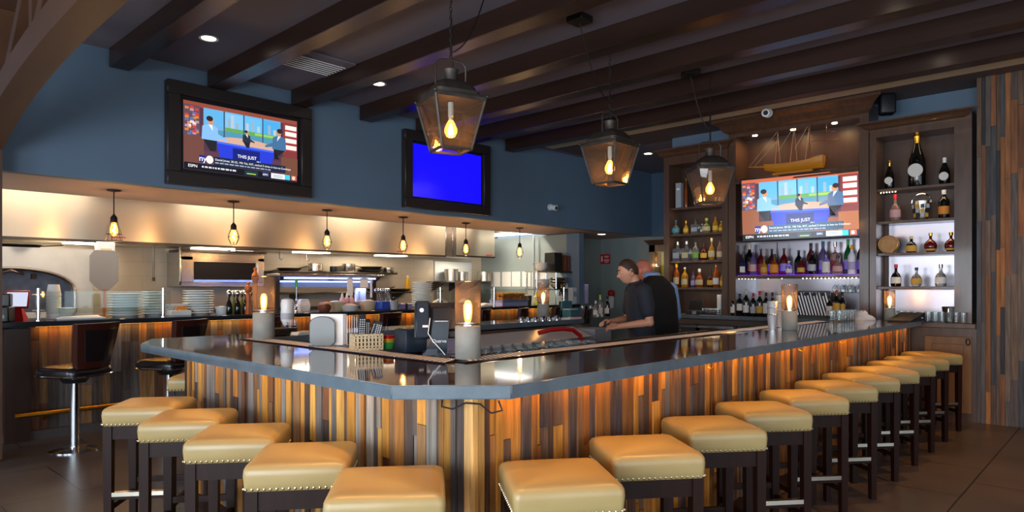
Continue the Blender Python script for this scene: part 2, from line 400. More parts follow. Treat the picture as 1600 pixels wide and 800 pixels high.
# walls behind the viewer with their windows
def wall_with_windows(name, label, horiz, at, a0, a1, wins, z0, z1):
    b = B()
    def bx(u0, u1, za, zb):
        if horiz: b.box(((u0 + u1) / 2, at, (za + zb) / 2), (u1 - u0, .16, zb - za))
        else: b.box((at, (u0 + u1) / 2, (za + zb) / 2), (.16, u1 - u0, zb - za))
    bx(a0, a1, 0, z0); bx(a0, a1, z1, CEIL); u = a0
    for w0, w1 in wins: bx(u, w0, z0, z1); u = w1
    bx(u, a1, z0, z1)
    return struct(name, b, 'plaster', label)
WL = [(-2.9, -.9), (-.5, 1.5), (2.2, 4.2), (5.1, 7.0)]
WF = [(-1.6, .4), (1.2, 3.2), (4.4, 6.4)]
wall_with_windows('wall_left', 'plaster wall with tall windows on the street side', False, XL, YF, 10.4, WL, .4, 2.4)
wall_with_windows('wall_front', 'plaster wall with tall windows behind the bar stools', True, YF, XL, 8.7, WF, .4, 2.4)
def window(n, horiz, at, u0, u1):
    b = B(); cz, hz = 1.4, 2.0
    def bx(ua, ub, za, zb, t=.07):
        if horiz: b.box(((ua + ub) / 2, at, (za + zb) / 2), (ub - ua, t, zb - za))
        else: b.box((at, (ua + ub) / 2, (za + zb) / 2), (t, ub - ua, zb - za))
    bx(u0, u0 + .06, .4, 2.4); bx(u1 - .06, u1, .4, 2.4); bx(u0, u1, .4, .46); bx(u0, u1, 2.34, 2.4); m = (u0 + u1) / 2; bx(m - .03, m + .03, .4, 2.4)
    o = struct('window_%d' % n, b, 'frame', 'dark framed window letting daylight in', 'window')
    b = B()
    if horiz: b.box((m, at, cz), (u1 - u0, .008, hz))
    else: b.box((at, m, cz), (.008, u1 - u0, hz))
    obj('pane', b, 'glass', o)
for i, w in enumerate(WL): window(i + 1, False, XL, *w)
for i, w in enumerate(WF): window(i + 5, True, YF, *w)
# ------------------------------------------------------------------ beams
BX = [2.0, 2.91, 3.85, 4.77, 5.65, 6.52, 7.38]
for i, x in enumerate(BX):
    b = B(); b.box((x + .09, (YF + YB) / 2, CEIL - .09), (.18, YB - YF - .1, .18), bev=.006)
    o = obj('ceiling_beam', b, 'beam')
    tag(o, 'dark stained ceiling beam, %s from the curved timber arch' % ORD[i], 'beam', 'dark beams across the ceiling')
b = B(); b.box((8.0, 1.5, CEIL - .012), (.72, 10.9, .02)); struct('ceiling_lit_strip', b, 'cream', 'ceiling strip painted with light beside the last beam', 'trim')  # lit stretch of ceiling put in as a cream coloured sheet
b = B(); b.box((8.72, 1.5, CEIL - .012), (.7, 10.9, .02)); struct('ceiling_shade_strip', b, 'brownshade', 'ceiling strip painted with shade above the back bar', 'trim')  # shaded band of ceiling put in as a darker brown sheet
# curved timber arch upper left
XA0, XA1 = .98, 1.16
def archz(y): return 2.925 - .016 * abs(y - 3.7) ** 2.6
t = thing('timber_arch', 'curved dark timber arch truss with struts at the ceiling edge', 'timber arch', (0, 0, 0))
ys = [.45 + i * (6.62 / 48) for i in range(49)]
b = B(); b.loft([[(XA0, y, archz(y)), (XA1, y, archz(y)), (XA1, y, archz(y) + .185), (XA0, y, archz(y) + .185)] for y in ys], smooth=False); obj('curved_chord', b, 'archwood', t)
b = B(); b.box(((XA0 + XA1) / 2, 3.76, CEIL - .09), (.18, 6.62, .18)); obj('top_chord', b, 'archwood', t)
for y0, y1 in ((6.9, 6.2), (6.1, 5.3), (5.2, 4.5), (4.4, 3.9)):
    b = B(); b.bar((XA0 + .09, y0, archz(y0) + .15), (XA0 + .09, y1, CEIL - .15), .1, .1); obj('diagonal_strut', b, 'archwood', t)
for y0 in (6.95, 5.25, 4.45):
    b = B(); b.box((XA0 + .09, y0 - .04, (archz(y0) + .17 + CEIL - .16) / 2), (.1, .08, CEIL - .33 - archz(y0))); obj('post', b, 'archwood', t)
b = B(); b.box(((XA0 + XA1) / 2, 7.0, 1.33), (.18, .2, 2.62)); obj('arch_post', b, 'archwood', t)
# ------------------------------------------------------------------ ceiling fixtures
def downlight(x, y, z, label, e=0, spot=None, r=.085):
    t = thing('downlight', label, 'ceiling light', (x, y, z), 0, 'recessed downlights')
    b = B(); b.lathe([(r * .72, -.001), (r, -.006), (r, 0), (r * .72, 0)], 24); obj('trim_ring', b, 'signwhite', t)
    b = B(); b.lathe([(0, -.004), (r * .72, -.003)], 24); obj('lens', b, 'white led', t)
    if e:
        l = bpy.data.lights.new('downlight_lamp', 'SPOT'); l.energy = e; l.color = (1, .40, .075) if spot is None else spot; l.spot_size = 1.15; l.spot_blend = .7; l.shadow_soft_size = .06
        o = bpy.data.objects.new('downlight_lamp', l); COL.objects.link(o); o.parent = t; o.location = (0, 0, -.03)
downlight(2.54, 6.15, CEIL, 'lit recessed downlight above the left television', 28)
downlight(4.40, 6.16, CEIL, 'lit recessed downlight between the two wall televisions', 28)
downlight(9.84, 6.09, CEIL, 'small lit downlight past the back bar cornice', 70)
downlight(10.54, 7.55, SOF, 'lit downlight under the soffit above the red sign', 110, (1, .9, .75), .1)
b = B(); b.box((0, 0, -.012), (.6, .6, .024), bev=.004)
t = thing('air_vent', 'square white ceiling air vent between two beams', 'air vent', (3.54, 6.06, CEIL))
obj('vent_plate', b, 'ceil', t)
b = B()
for i in range(7): b.box((0, -.12 + i * .055, -.03), (.5, .035, .008), M4=Matrix.Translation((0, -.17 + i * .055, -.03)) @ Matrix.Rotation(.6, 4, 'X') @ Matrix.Identity(4))
obj('vent_slats', b, 'signwhite', t)
def camera_dome(x, y, z, rz, label):
    t = thing('security_camera', label, 'security camera', (x, y, z), rz)
    b = B(); b.lathe([(0, .0), (.055, 0), (.055, .03), (0, .03)], 20, M4=Matrix.Rotation(PI / 2, 4, 'X')); obj('mount', b, 'white', t)
    b = B(); b.cyl((0, -.03, 0), (.015, -.13, -.02), .045, .05, 20); obj('housing', b, 'white', t)
    b = B(); b.cyl((.0152, -.131, -.0202), (.0155, -.134, -.0205), .03, .028, 16); obj('lens', b, 'black', t)
camera_dome(8.496, YB, 2.76, 0, 'white round security camera on the blue wall')
camera_dome(8.35, on_x(1201, 8.35), 3.63, RZX, 'white round security camera above the ship cornice')
t = thing('loudspeaker', 'black loudspeaker mounted beside the tall cornice', 'loudspeaker', (8.62, on_x(1386, 8.62), 3.47), RZX + .5)
b = B(); b.box((0, 0, .09), (.17, .14, .24), bev=.03, seg=3); obj('cabinet', b, 'black', t)
b = B(); b.box((0, .1, .09), (.05, .1, .05)); obj('bracket', b, 'black', t)
# ------------------------------------------------------------------ the bar
XE, YE = 1.55, 1.765          # outer counter edges
PX, PY = 1.80, 1.885          # plank faces under the counter
XEND = 8.46
outer = [(XE, 2.09), (1.875, YE), (XEND, YE), (XEND, 2.47), (2.30, 2.47), (2.30, 4.72), (6.25, 4.72), (6.25, 5.2), (1.74, 5.2), (XE, 4.83)]
b = B(); b.prism(outer, ZC - .055, ZC)
for f in b.bm.faces: f.material_index = 0 if abs(f.normal.z) > .5 else 1
o = obj('bar_countertop', b, ['stone', 'stoneedge'])
bm = bmesh.new(); bm.from_mesh(o.data)
bmesh.ops.bevel(bm, geom=[e for e in bm.edges], offset=.004, segments=2, affect='EDGES'); bm.to_mesh(o.data); bm.free()
for p in o.data.polygons: p.material_index = 0 if p.normal.z > .9 else 1
tag(o, 'polished dark stone bar countertop with edge tinted blue grey as by daylight', 'bar countertop')
t = thing('plank_bar', 'bar front clad in vertical reclaimed planks', 'bar base', (0, 0, 0))
zt = ZC - .056
b = B(); plank_sheet(b, PY - .0, 4.74, .1, zt, lambda u, d, z: (PX + .02 - d, u, z), PAL, .028, .07, .35, 1.3); obj('left_planks', b, 'plank', t)
b = B(); plank_sheet(b, PX, XEND, .1, zt, lambda u, d, z: (u, PY + .02 - d, z), PALR_LIT, .028, .07, .35, 1.3); obj('right_planks', b, 'plank', t)
b = B(); b.box((PX + .06, (PY + 4.74) / 2 + .03, zt / 2), (.08, 4.74 - PY - .06, zt)); b.box(((PX + XEND) / 2 + .05, PY + .06, zt / 2), (XEND - PX - .1, .08, zt))
b.box((4.1, 4.98, zt / 2), (4.2, .1, zt)); obj('core_wall', b, 'darkwood', t)
b = B(); b.col = C('#c89a5e'); b.box((PX - .006, PY + .024, (zt + .1) / 2), (.02, .05, zt - .1)); b.col = C('#a5783e'); b.box((PX + .014, PY - .006, (zt + .1) / 2), (.036, .02, zt - .1)); obj('corner_post', b, 'plank', t)
b = B(); b.box((PX + .01, 3.3, .05), (.02, 2.8, .1)); b.box((5.1, PY + .01, .05), (6.6, .02, .1)); obj('kick_board', b, 'darkwood', t)
b = B(); b.box((4.3, 4.66, .92), (4.0, .02, .2)); obj('steel_apron', b, 'steel', t)
# amber strip under the counter overhang
b = B(); b.box((PX - .1, 3.4, ZC - .06), (.02, 2.5, .008)); b.box((5.1, PY - .045, ZC - .06), (6.4, .02, .008))
tag(obj('led_strip', b, 'led'), 'amber light strip tucked under the bar counter', 'light strip')
def strip_light(name, c, sx, sy, e, col, rot):
    l = bpy.data.lights.new(name, 'AREA'); l.shape = 'RECTANGLE'; l.size = sx; l.size_y = sy; l.energy = e; l.color = col
    o = bpy.data.objects.new(name, l); COL.objects.link(o); o.location = c; o.rotation_euler = rot
    return o
strip_light('led_glow_left', (PX - .1, 3.4, ZC - .068), .03, 2.5, 1.6, (1, .66, .26), (0, 0, 0))
strip_light('led_glow_right', (5.1, PY - .045, ZC - .068), 6.4, .03, 3, (1, .5, .12), (0, 0, 0))
# slotted steel drip rail
t = thing('drip_rail', 'slotted steel drip rail along the inner bar edge', 'drip rail', (0, 0, ZC + .002))
b = B(); b.box((2.225, 3.6, .002), (.14, 2.2, .004)); b.box((4.9, 2.50, .002), (5.3, .14, .004)); obj('channel', b, 'rubber', t)
b = B()
y = 2.53
while y < 4.66: b.bar((2.165, y - .03, .0048), (2.285, y + .03, .0048), .018, .0014); y += .036
x = 2.33
while x < 7.5: b.bar((x - .03, 2.44, .0048), (x + .03, 2.56, .0048), .018, .0014); x += .036
obj('slats', b, 'railsteel', t)
b = B()
for x in (2.156, 2.297): b.tube([(x, 2.47, .003), (x, 4.7, .003)], .0035, 6)
for y in (2.43, 2.57): b.tube([(2.25, y, .003), (7.55, y, .003)], .0035, 6)
obj('rims', b, 'chrome', t)
# wire and hooks below the counter corner
b = B(); b.tube([(1.72, 1.99, ZC - .06), (1.70, 1.97, ZC - .085), (1.73, 1.94, ZC - .095), (1.76, 1.9, ZC - .07), (1.8, 1.86, ZC - .075), (1.83, 1.83, ZC - .11), (1.86, 1.80, ZC - .1), (1.85, 1.81, ZC - .062)], .004, 6)
tag(obj('power_cord', b, 'rubber'), 'loose black cord hanging under the counter corner', 'cord')
for i, px in enumerate((1105, 1248, 1312)):
    x = on_y(px, YE + .08); b = B(); b.tube([(x, YE + .08, ZC - .054), (x, YE + .08, ZC - .09), (x, YE + .055, ZC - .1), (x, YE + .04, ZC - .085)], .004, 6)
    tag(obj('purse_hook', b, 'gold'), 'small brass purse hook under the counter, %s from the corner' % ORD[i], 'hook', 'purse hooks')
# dark flap at the far end of the right side
t = thing('counter_flap', 'dark raised counter flap at the far end of the bar', 'counter flap', (8.33, 1.9, ZC + .001), 0)
b = B(); b.loft([[(-.3, -.12, 0), (-.3, .1, 0), (-.3, .1, .012), (-.3, -.12, .012)], [(.24, -.14, 0), (.24, .1, 0), (.24, .1, .085), (.24, -.14, .085)]], smooth=False); obj('flap', b, 'rubber', t)
b = B(); b.box((.12, -.135, .03), (.05, .01, .012)); obj('hinge', b, 'chrome', t)
# ------------------------------------------------------------------ bar stools
SW = .385
def cushion():
    b = B(); w = SW / 2; rings = []
    def ring(s, z, rc):
        pts = []
        for qx, qy, a0 in ((1, 1, 0), (-1, 1, 90), (-1, -1, 180), (1, -1, 270)):
            for k in range(6):
                a = math.radians(a0 + k * 18)
                pts.append(Vector((qx * (s - rc) + rc * math.cos(a), qy * (s - rc) + rc * math.sin(a), z)))
        return pts
    z0 = .668
    b.loft([ring(w - .002, z0, .016), ring(w + .002, z0 + .004, .018), ring(w + .005, z0 + .03, .022), ring(w + .008, z0 + .06, .025), ring(w + .006, z0 + .082, .026), ring(w + .000, z0 + .094, .028), ring(w - .012, z0 + .102, .03), ring(w - .035, z0 + .107, .036), ring(w - .08, z0 + .111, .045), ring(w - .12, z0 + .113, .04), ring(.03, z0 + .114, .028)])
    return b
def stool():
    t = thing('bar_stool', '', 'bar stool', (0, 0, 0), 0, 'tan leather bar stools around the bar')
    w = SW / 2
    obj('seat', cushion(), 'leather', t, ang=60)
    b = B()
    n = 17
    for k in range(n):
        u = -w + .008 + (2 * w - .016) * k / (n - 1)
        for p in ((u, -w - .002), (u, w + .002), (-w - .002, u), (w + .002, u)):
            b.ball((p[0], p[1], .678), .0062, 8)
    obj('nailhead_trim', b, 'nail', t)
    b = B()
    for p, d in (((0, -w + .022, .63), (2 * w - .03, .022, .076)), ((0, w - .022, .63), (2 * w - .03, .022, .076)), ((-w + .022, 0, .63), (.022, 2 * w - .03, .076)), ((w - .022, 0, .63), (.022, 2 * w - .03, .076))): b.box(p, d)
    obj('apron', b, 'stoolwood', t)
    for sx in (-1, 1):
        for sy in (-1, 1):
            b = B(); x, y = sx * (w - .026), sy * (w - .026)
            b.loft([[(x + a * .018, y + c * .018, 0) for a, c in ((-1, -1), (1, -1), (1, 1), (-1, 1))], [(x + a * .022, y + c * .022, .4) for a, c in ((-1, -1), (1, -1), (1, 1), (-1, 1))], [(x + a * .023, y + c * .023, .668) for a, c in ((-1, -1), (1, -1), (1, 1), (-1, 1))]], smooth=False)
            obj('leg', b, 'stoolwood', t)
    for sx in (-1, 1):
        b = B(); b.box((sx * (w - .026), 0, .2), (.022, 2 * w - .09, .034)); obj('side_stretcher', b, 'stoolwood', t)
    b = B(); b.box((0, w - .026, .27), (2 * w - .09, .022, .034)); obj('back_stretcher', b, 'stoolwood', t)
    b = B(); b.box((0, -w + .026, .268), (2 * w - .09, .03, .036)); fr = obj('footrest', b, 'stoolwood', t)
    b = B(); b.box((0, -w + .026, .2885), (2 * w - .092, .036, .004)); b.box((0, -w + .009, .279), (2 * w - .092, .003, .022)); obj('foot_plate', b, 'footmetal', fr)
    return t
SR = math.radians(-39)
ex = Vector((math.cos(SR), math.sin(SR))); ey = Vector((-math.sin(SR), math.cos(SR)))
proto = None
def place_stool(fl, label, drz=0.):
    global proto
    c = Vector(fl) + (ex + ey) * SW / 2
    if proto is None:
        proto = stool(); proto.location = (c.x, c.y, 0); proto.rotation_euler = (0, 0, SR + drz); proto['label'] = label
    else: dup(proto, (c.x, c.y, 0), SR + drz, label)
rx = [1.72, 2.305, 2.93, 3.535, 4.16, 4.77, 5.34, 5.93, 6.51, 7.07, 7.71]
for i, x in enumerate(rx):
    place_stool((x - .055 * max(0, 1 - i / 8), 1.556), 'tan leather bar stool, %s along the right side of the bar from the near corner' % ORD[i], R.uniform(-.02, .02))
ly = [1.93, 2.51, 3.10, 3.69, 4.27]
for i, y in enumerate(ly):
    place_stool((1.17, y), 'tan leather bar stool, %s along the left side of the bar from the near corner' % ORD[i], R.uniform(-.02, .02))
place_stool((1.9, 5.34), 'tan leather bar stool half hidden behind the far end of the left plank front')
# ------------------------------------------------------------------ lights of the room
def area(name, loc, sx, sy, e, col, rot, spread=None):
    o = strip_light(name, loc, sx, sy, e, col, rot)
    if spread: o.data.spread = spread
    return o
DAY = (.80, .90, 1.0)
for i, (a0, a1) in enumerate(WL): area('daylight_left', (XL + .12, (a0 + a1) / 2, 1.4), 1.95, a1 - a0 - .1, (190, 240, 110, 90)[i], DAY, (0, -PI / 2, 0))
for i, (a0, a1) in enumerate(WF): area('daylight_front', ((a0 + a1) / 2, YF + .12, 1.4), a1 - a0 - .1, 1.95, (75, 55, 30)[i], DAY, (PI / 2, 0, 0))
# warm recessed lamps over the stools
for i, x in enumerate((1.45, 3.35, 5.2, 6.95)):
    downlight(x, 1.45, CEIL, 'recessed warm downlight over the right row of stools, %s from the arch' % ORD[i], 200)
for i, y in enumerate((2.9, 4.5)):
    downlight(1.55, y, CEIL, 'recessed warm downlight over the left row of stools, %s from the camera side' % ORD[i], 175)
downlight(8.05, .55, CEIL, 'recessed warm downlight in front of the plank wall', 85)
# kitchen lamps
for i, x in enumerate((2.0, 4.2, 6.4, 8.6)):
    t = thing('kitchen_light', 'flat kitchen ceiling light panel, %s from the oven' % ORD[i], 'ceiling light', (x, 8.9, 3.0), 0, 'kitchen ceiling lights')
    b = B(); b.box((0, 0, -.015), (1.2, .3, .03)); obj('housing', b, 'white', t)
    b = B(); b.box((0, 0, -.033), (1.1, .24, .006)); obj('diffuser', b, 'coolwhite', t)
    area('kitchen_glow', (x, 8.9, 2.955), 1.1, .24, 52, (1, .87, .68), (0, 0, 0))
for x in (2.2, 4.4, 6.6, 8.9):
    area('hood_lamp', (x, 9.75, 1.98), .5, .2, 12, (1, .85, .62), (0, 0, 0))
w = bpy.data.worlds.new('world'); SC.world = w; w.use_nodes = True
w.node_tree.nodes['Background'].inputs['Color'].default_value = (.6, .75, 1, 1); w.node_tree.nodes['Background'].inputs['Strength'].default_value = .8
# ------------------------------------------------------------------ back bar cabinets
XB = 8.99
ZB = 1.06
t = thing('back_counter', 'dark stone back bar counter under the bottle shelves', 'back counter', (0, 0, 0))
b = B(); b.box((8.745, 3.51, ZB - .025), (.5, 3.1, .05), bev=.004); obj('top', b, 'stoneedge', t)
b = B(); b.box((8.79, 3.51, (ZB - .05) / 2), (.38, 3.08, ZB - .05)); obj('body', b, 'darksteel', t)
for y in (2.3, 2.95, 3.6, 4.25, 4.78):
    b = B(); b.box((8.59, y, .53), (.02, .6, .8), bev=.004); d = obj('door', b, 'navy', t)
    b = B(); b.bar((8.565, y - .27, .9), (8.565, y + .27, .9), .02, .03); obj('handle', b, 'chrome', d)
    b = B(); b.cyl((8.58, y, .84), (8.57, y, .84), .012); obj('lock', b, 'chrome', d)
def crown(b, y0, y1, z, proj, h, x=XF, ret=True):
    """stepped crown moulding running along y at the cabinet face, profile climbing outwards"""
    prof = [(0, 0), (.02, 0), (.025, .2), (.3, .32), (.36, .36), (.55, .62), (.62, .66), (.9, .8), (1, .84), (1, 1), (0, 1)]
    rings = []
    for yy, s in ((y0, -1), (y1, 1)):
        rings.append([(x - proj * p, yy + s * proj * p, z + h * q) for p, q in prof])
    b.loft(rings, smooth=False)
    return b
def cabinet(name, label, y0, y1, z1, shelves, ctop, post=.09, posts=None, backm='walnutd', mirror=None, z0=ZB):
    t = thing(name, label, 'shelf cabinet', (0, 0, 0))
    pl, pr = posts or (post, post)
    b = B(); b.box(((XF + XB) / 2, y1 - pl / 2, (z0 + z1) / 2), (XB - XF, pl, z1 - z0)); obj('side_post', b, 'walnut', t)
    b = B(); b.box(((XF + XB) / 2, y0 + pr / 2, (z0 + z1) / 2), (XB - XF, pr, z1 - z0)); obj('side_post', b, 'walnut', t)
    b = B(); b.box((XB - .01, (y0 + y1) / 2, (z0 + z1) / 2), (.02, y1 - y0, z1 - z0)); obj('back_board', b, backm, t)
    b = B(); b.box(((XF + XB) / 2, (y0 + y1) / 2, (z1 + ctop) / 2), (XB - XF, y1 - y0, ctop - z1)); obj('top_rail', b, 'walnut', t)
    for z in shelves:
        b = B(); b.box(((XF + XB) / 2 + .01, (y0 + y1) / 2 + (pr - pl) / 2, z - .016), (XB - XF - .06, y1 - y0 - pl - pr, .032), bev=.003); obj('shelf', b, 'walnut', t)
    if mirror:
        for za, zb_ in mirror:
            b = B(); b.box((XB - .026, (y0 + y1) / 2, (za + zb_) / 2), (.006, y1 - y0 - pl - pr, zb_ - za)); obj('mirror', b, 'silverglass', t)
    return t
SH = [2.585, 2.205, 1.822, 1.44]
lc = cabinet('shelf_cabinet', 'narrow dark wood shelf cabinet with crown left of the television', 4.08, 5.06, 3.2, SH, 3.33, post=.085)
b = B(); crown(b, 4.1, 5.06, 3.29, .12, .13); obj('crown', b, 'walnut', lc)
rc = cabinet('shelf_cabinet', 'dark wood shelf cabinet with champagne shelf right of the television', 1.33, 2.33, 3.19, [2.59, 2.213, 1.843, 1.455], 3.34, posts=(.07, .16), mirror=[(ZB, 1.42), (1.456, 1.81), (1.845, 2.18)])
b = B(); crown(b, 1.4, 2.33, 3.26, .12, .1); obj('crown', b, 'walnut', rc)
mc = cabinet('shelf_cabinet', 'tall dark wood centre cabinet with cornice holding the television', 2.34, 4.07, 3.46, [1.60], 3.62, post=.10, mirror=[(ZB, 1.56), (1.605, 2.06)])
b = B(); crown(b, 2.36, 4.05, 3.45, .2, .225); obj('cornice', b, 'walnut', mc)
b = B(); b.box((XF + .1, 3.205, 2.86), (.24, 1.53, .05), bev=.006); b.box((XF + .06, 3.205, 2.825), (.2, 1.53, .02)); obj('ledge', b, 'walnut', mc)
b = B(); b.box((XF + .16, 3.205, 2.47), (.03, 1.53, .66)); obj('television_panel', b, 'walnutd', mc)
b = B(); b.box((XF + .17, 3.205, 1.603), (.28, 1.5, .005)); obj('lit_shelf_top', b, 'purple', mc)
for y in (2.75, 3.25, 3.75):
    b = B(); b.lathe([(0, -.004), (.03, -.003), (.034, 0), (0, 0)], 16, loc=(XF + .1, y, 3.455)); obj('puck_light', b, 'white led', mc)
    strip_light('puck_glow', (XF + .1, y, 3.44), .06, .06, 2.2, (1, .6, .25), (0, 0, 0))
for y0_, y1_ in ((4.2, 4.95),):
    for z in SH[1:]: strip_light('cabinet_glow', (XF + .06, (y0_ + y1_) / 2, z - .04), .03, .7, .9, (1, .75, .45), (0, 0, 0))
    strip_light('cabinet_glow', (XF + .06, (y0_ + y1_) / 2, SH[0] - .04), .03, .7, .6, (1, .75, .45), (0, 0, 0))
for z in (3.17, 2.555, 2.17, 1.81): strip_light('cabinet_glow', (XF + .06, 1.85, z), .03, .7, .9, (1, .72, .42), (0, 0, 0))
strip_light('shelf_glow', (XF + .2, 3.2, 1.63), .1, 1.4, .7, (.35, .08, 1), (PI, 0, 0))
b = B()
for k in range(34):
    y = 2.48 + k * .044
    if k < 15 or k > 27 or k in (20, 24): b.ball((XF + .015, y, 1.555), (.0045 if k >= 15 else .0065), 8)
tag(obj('string_light', b, 'dots'), 'string of tiny warm lights under the purple shelf', 'string light')
b = B()
for k in range(6): b.ball((XF + .04, 2.22 - k * .03, 2.545), .006, 8)
tag(obj('string_light', b, 'dots'), 'short string of tiny lights under the champagne shelf', 'string light')
# base cabinet with door at the right
t = thing('base_cabinet', 'wooden base cabinet with panel door beside the plank wall', 'base cabinet', (0, 0, 0))
b = B(); b.box((8.79, 1.62, .5), (.36, .66, 1.0)); obj('body', b, 'walnut', t)
b = B(); b.box((8.77, 1.62, 1.03), (.44, .66, .055), bev=.006); obj('top', b, 'walnut', t)
b = B(); b.box((8.6, 1.55, .5), (.024, .44, .82), bev=.004); d = obj('door', b, 'doorwood', t)
b = B(); b.box((8.588, 1.55, .5), (.012, .3, .66), bev=.004); obj('panel', b, 'doorwood', d)
b = B(); b.tube([(8.57, 1.36 + .018 * math.cos(a * PI / 6), .86 + .035 * math.sin(a * PI / 6)) for a in range(12)], .006, 8, closed=True); obj('ring_pull', b, 'ironblk', d)
# ------------------------------------------------------------------ televisions
def tv_picture(w, h, bright=False):
    """a flat lit panel: studio with desk, three seated figures, caption bars and lettering"""
    b = B(); L = [0.]
    def put(col, pts, k=1.):
        b.col = tuple(v * k for v in C(col)[:3]) + (1,)
        L[0] += 1; y = -.0002 * L[0]
        b.face([((x - .5) * w, y, (1 - yy - .5) * h) for x, yy in pts])
    def rect(col, x0, y0, x1, y1): put(col, [(x0, y0), (x0, y1), (x1, y1), (x1, y0)])
    def ell(col, cx, cy, rx, ry, n=18): put(col, [(cx + rx * math.cos(-2 * PI * i / n), cy + ry * math.sin(-2 * PI * i / n)) for i in range(n)])
    def txt(col, s, x, y, size):
        b.col = C(col); L[0] += 1
        b.text(s, size * h, Matrix.Translation(((x - .5) * w, -.0002 * L[0], (1 - y - .5) * h)) @ Matrix.Rotation(PI / 2, 4, 'X'))
    rect('#4a3040', 0, 0, 1, 1)
    rect('#b55a3a' if bright else '#8a4434', 0, 0, 1, .07)
    rect('#6aa0c8', .16, .06, .84, .52)
    for i in range(4): rect(('#5aa6d8', '#74b6e4', '#5fb0e6', '#46a0d8')[i], .17 + i * .17, .08, .325 + i * .17, .3)
    for i, (x, hh) in enumerate(((.36, .14), (.39, .2), (.43, .1), (.52, .12), (.57, .18), (.62, .1), (.72, .15), (.77, .09))): rect(('#8aa4b8', '#a8b8c4')[i % 2], x, .3 - hh, x + .025, .34)
    rect('#5f9a50', .34, .3, .84, .36); rect('#4a8aa8', .16, .36, .84, .5); rect('#8cc060', .6, .31, .8, .345)
    for x in (.325, .495, .665): rect('#37506a', x, .06, x + .012, .5)
    # book shelves at both edges
    rect('#5a4450', 0, .05, .13, .5); rect('#7a3434', .86, .06, 1, .62)
    rr = random.Random(3)
    for k in range(34): x = rr.choice((.01, .03, .05, .07, .09)); y = rr.uniform(.07, .46); rect(rr.choice(('#c03a34', '#b08a94', '#e0c8c0', '#5a6a9a', '#c87838')), x, y, x + .03, y + .035)
    for y in (.1, .2, .31, .42): rect('#e6dcd6', .88, y, .99, y + .07); rect('#b8242c', .88, y + .075, .99, y + .09)
    rect('#8a5034' if bright else '#6a4038', 0, .5, .16, .9); rect('#a86236' if bright else '#6e4434', .84, .62, 1, .92); rect('#8a4c30' if bright else '#553446', .16, .7, .84, .9)
    # desk
    ell('#c9a08c', .52, .52, .27, .09); put('#2438c8', [(.26, .54), (.78, .56), (.74, .84), (.3, .82)]); rect('#101c70', .4, .6, .64, .8); put('#3f66f0', [(.26, .53), (.78, .55), (.78, .58), (.26, .56)])
    # figures
    def seated(cx, cy, s, f, suit, shirt):
        put(suit, [(cx - .06 * s, cy + .2 * s), (cx + .06 * s, cy + .2 * s), (cx + .055 * s, cy + .03 * s), (cx + .02 * s, cy), (cx - .02 * s, cy), (cx - .055 * s, cy + .03 * s)][::-1])
        put(suit, [(cx, cy + .06 * s), (cx + f * .12 * s, cy + .16 * s), (cx + f * .12 * s, cy + .19 * s), (cx - f * .02 * s, cy + .14 * s)][::f])
        put(shirt, [(cx - .012 * s, cy), (cx + f * .02 * s, cy + .08 * s), (cx + .014 * s, cy)][::f])
        ell('#c08a6c', cx + f * .006, cy - .045 * s, .022 * s, .05 * s); ell('#2a2020', cx - f * .004, cy - .075 * s, .024 * s, .035 * s)
        put('#1c1c22', [(cx - .05 * s, cy + .2 * s), (cx + .05 * s, cy + .2 * s), (cx + f * .04 * s, cy + .34 * s), (cx, cy + .34 * s)][::-1])
    seated(.21, .3, 1.15, 1, '#7fb0e0', '#d8e4ee'); seated(.52, .36, .6, 1, '#222a3c', '#e8e8ea'); seated(.82, .3, 1.1, -1, '#3f6890', '#c8d4e0')
    # captions
    txt('#ffffff', 'THIS JUST', .44, .735, .07); txt('#ffffff', 'IN', .61, .79, .06)
    rect('#1a2a80', .12, .77, .17, .88); txt('#ffffff', 'ny', .118, .86, .12); ell('#e8dcd8', .205, .825, .03, .06)
    put('#16223c' if not bright else '#28506a', [(.24, .77), (.24, .9), (.88, .88), (.88, .765)])
    txt('#f4f4f6', 'Daniel Jones: 20-22, 196 Yds, INT, sacked 5 times in loss to Cowboys', .25, .825, .043)
    rr.seed(5); x = .25
    while x < .74: q = rr.uniform(.012, .04); rect('#9aa4b8', x, .85, x + q, .868); x += q + .008
    rect('#0a0d16', 0, .9, 1, 1); txt('#ffffff', 'ESPN', .03, .965, .06); x = .14
    while x < .4: q = rr.uniform(.01, .035); rect('#c8ccd8', x, .93, x + q, .955); x += q + .008
    rect('#16343c', .5, .915, .62, .985); rect('#b8d040', .52, .955, .6, .968); rect('#30406a', .66, .91, .72, .97); txt('#ffffff', 'ESPN', .663, .955, .036)
    rect('#e4e8ea', .74, .905, .87, .985); rect('#8a98a8', .76, .93, .85, .942); rect('#8a98a8', .76, .955, .85, .967)
    rect('#3ac0e0', .87, .905, .92, .985); rect('#c06050', .93, .905, .985, .985); ell('#e8d0c0', .955, .945, .014, .03)
    return b
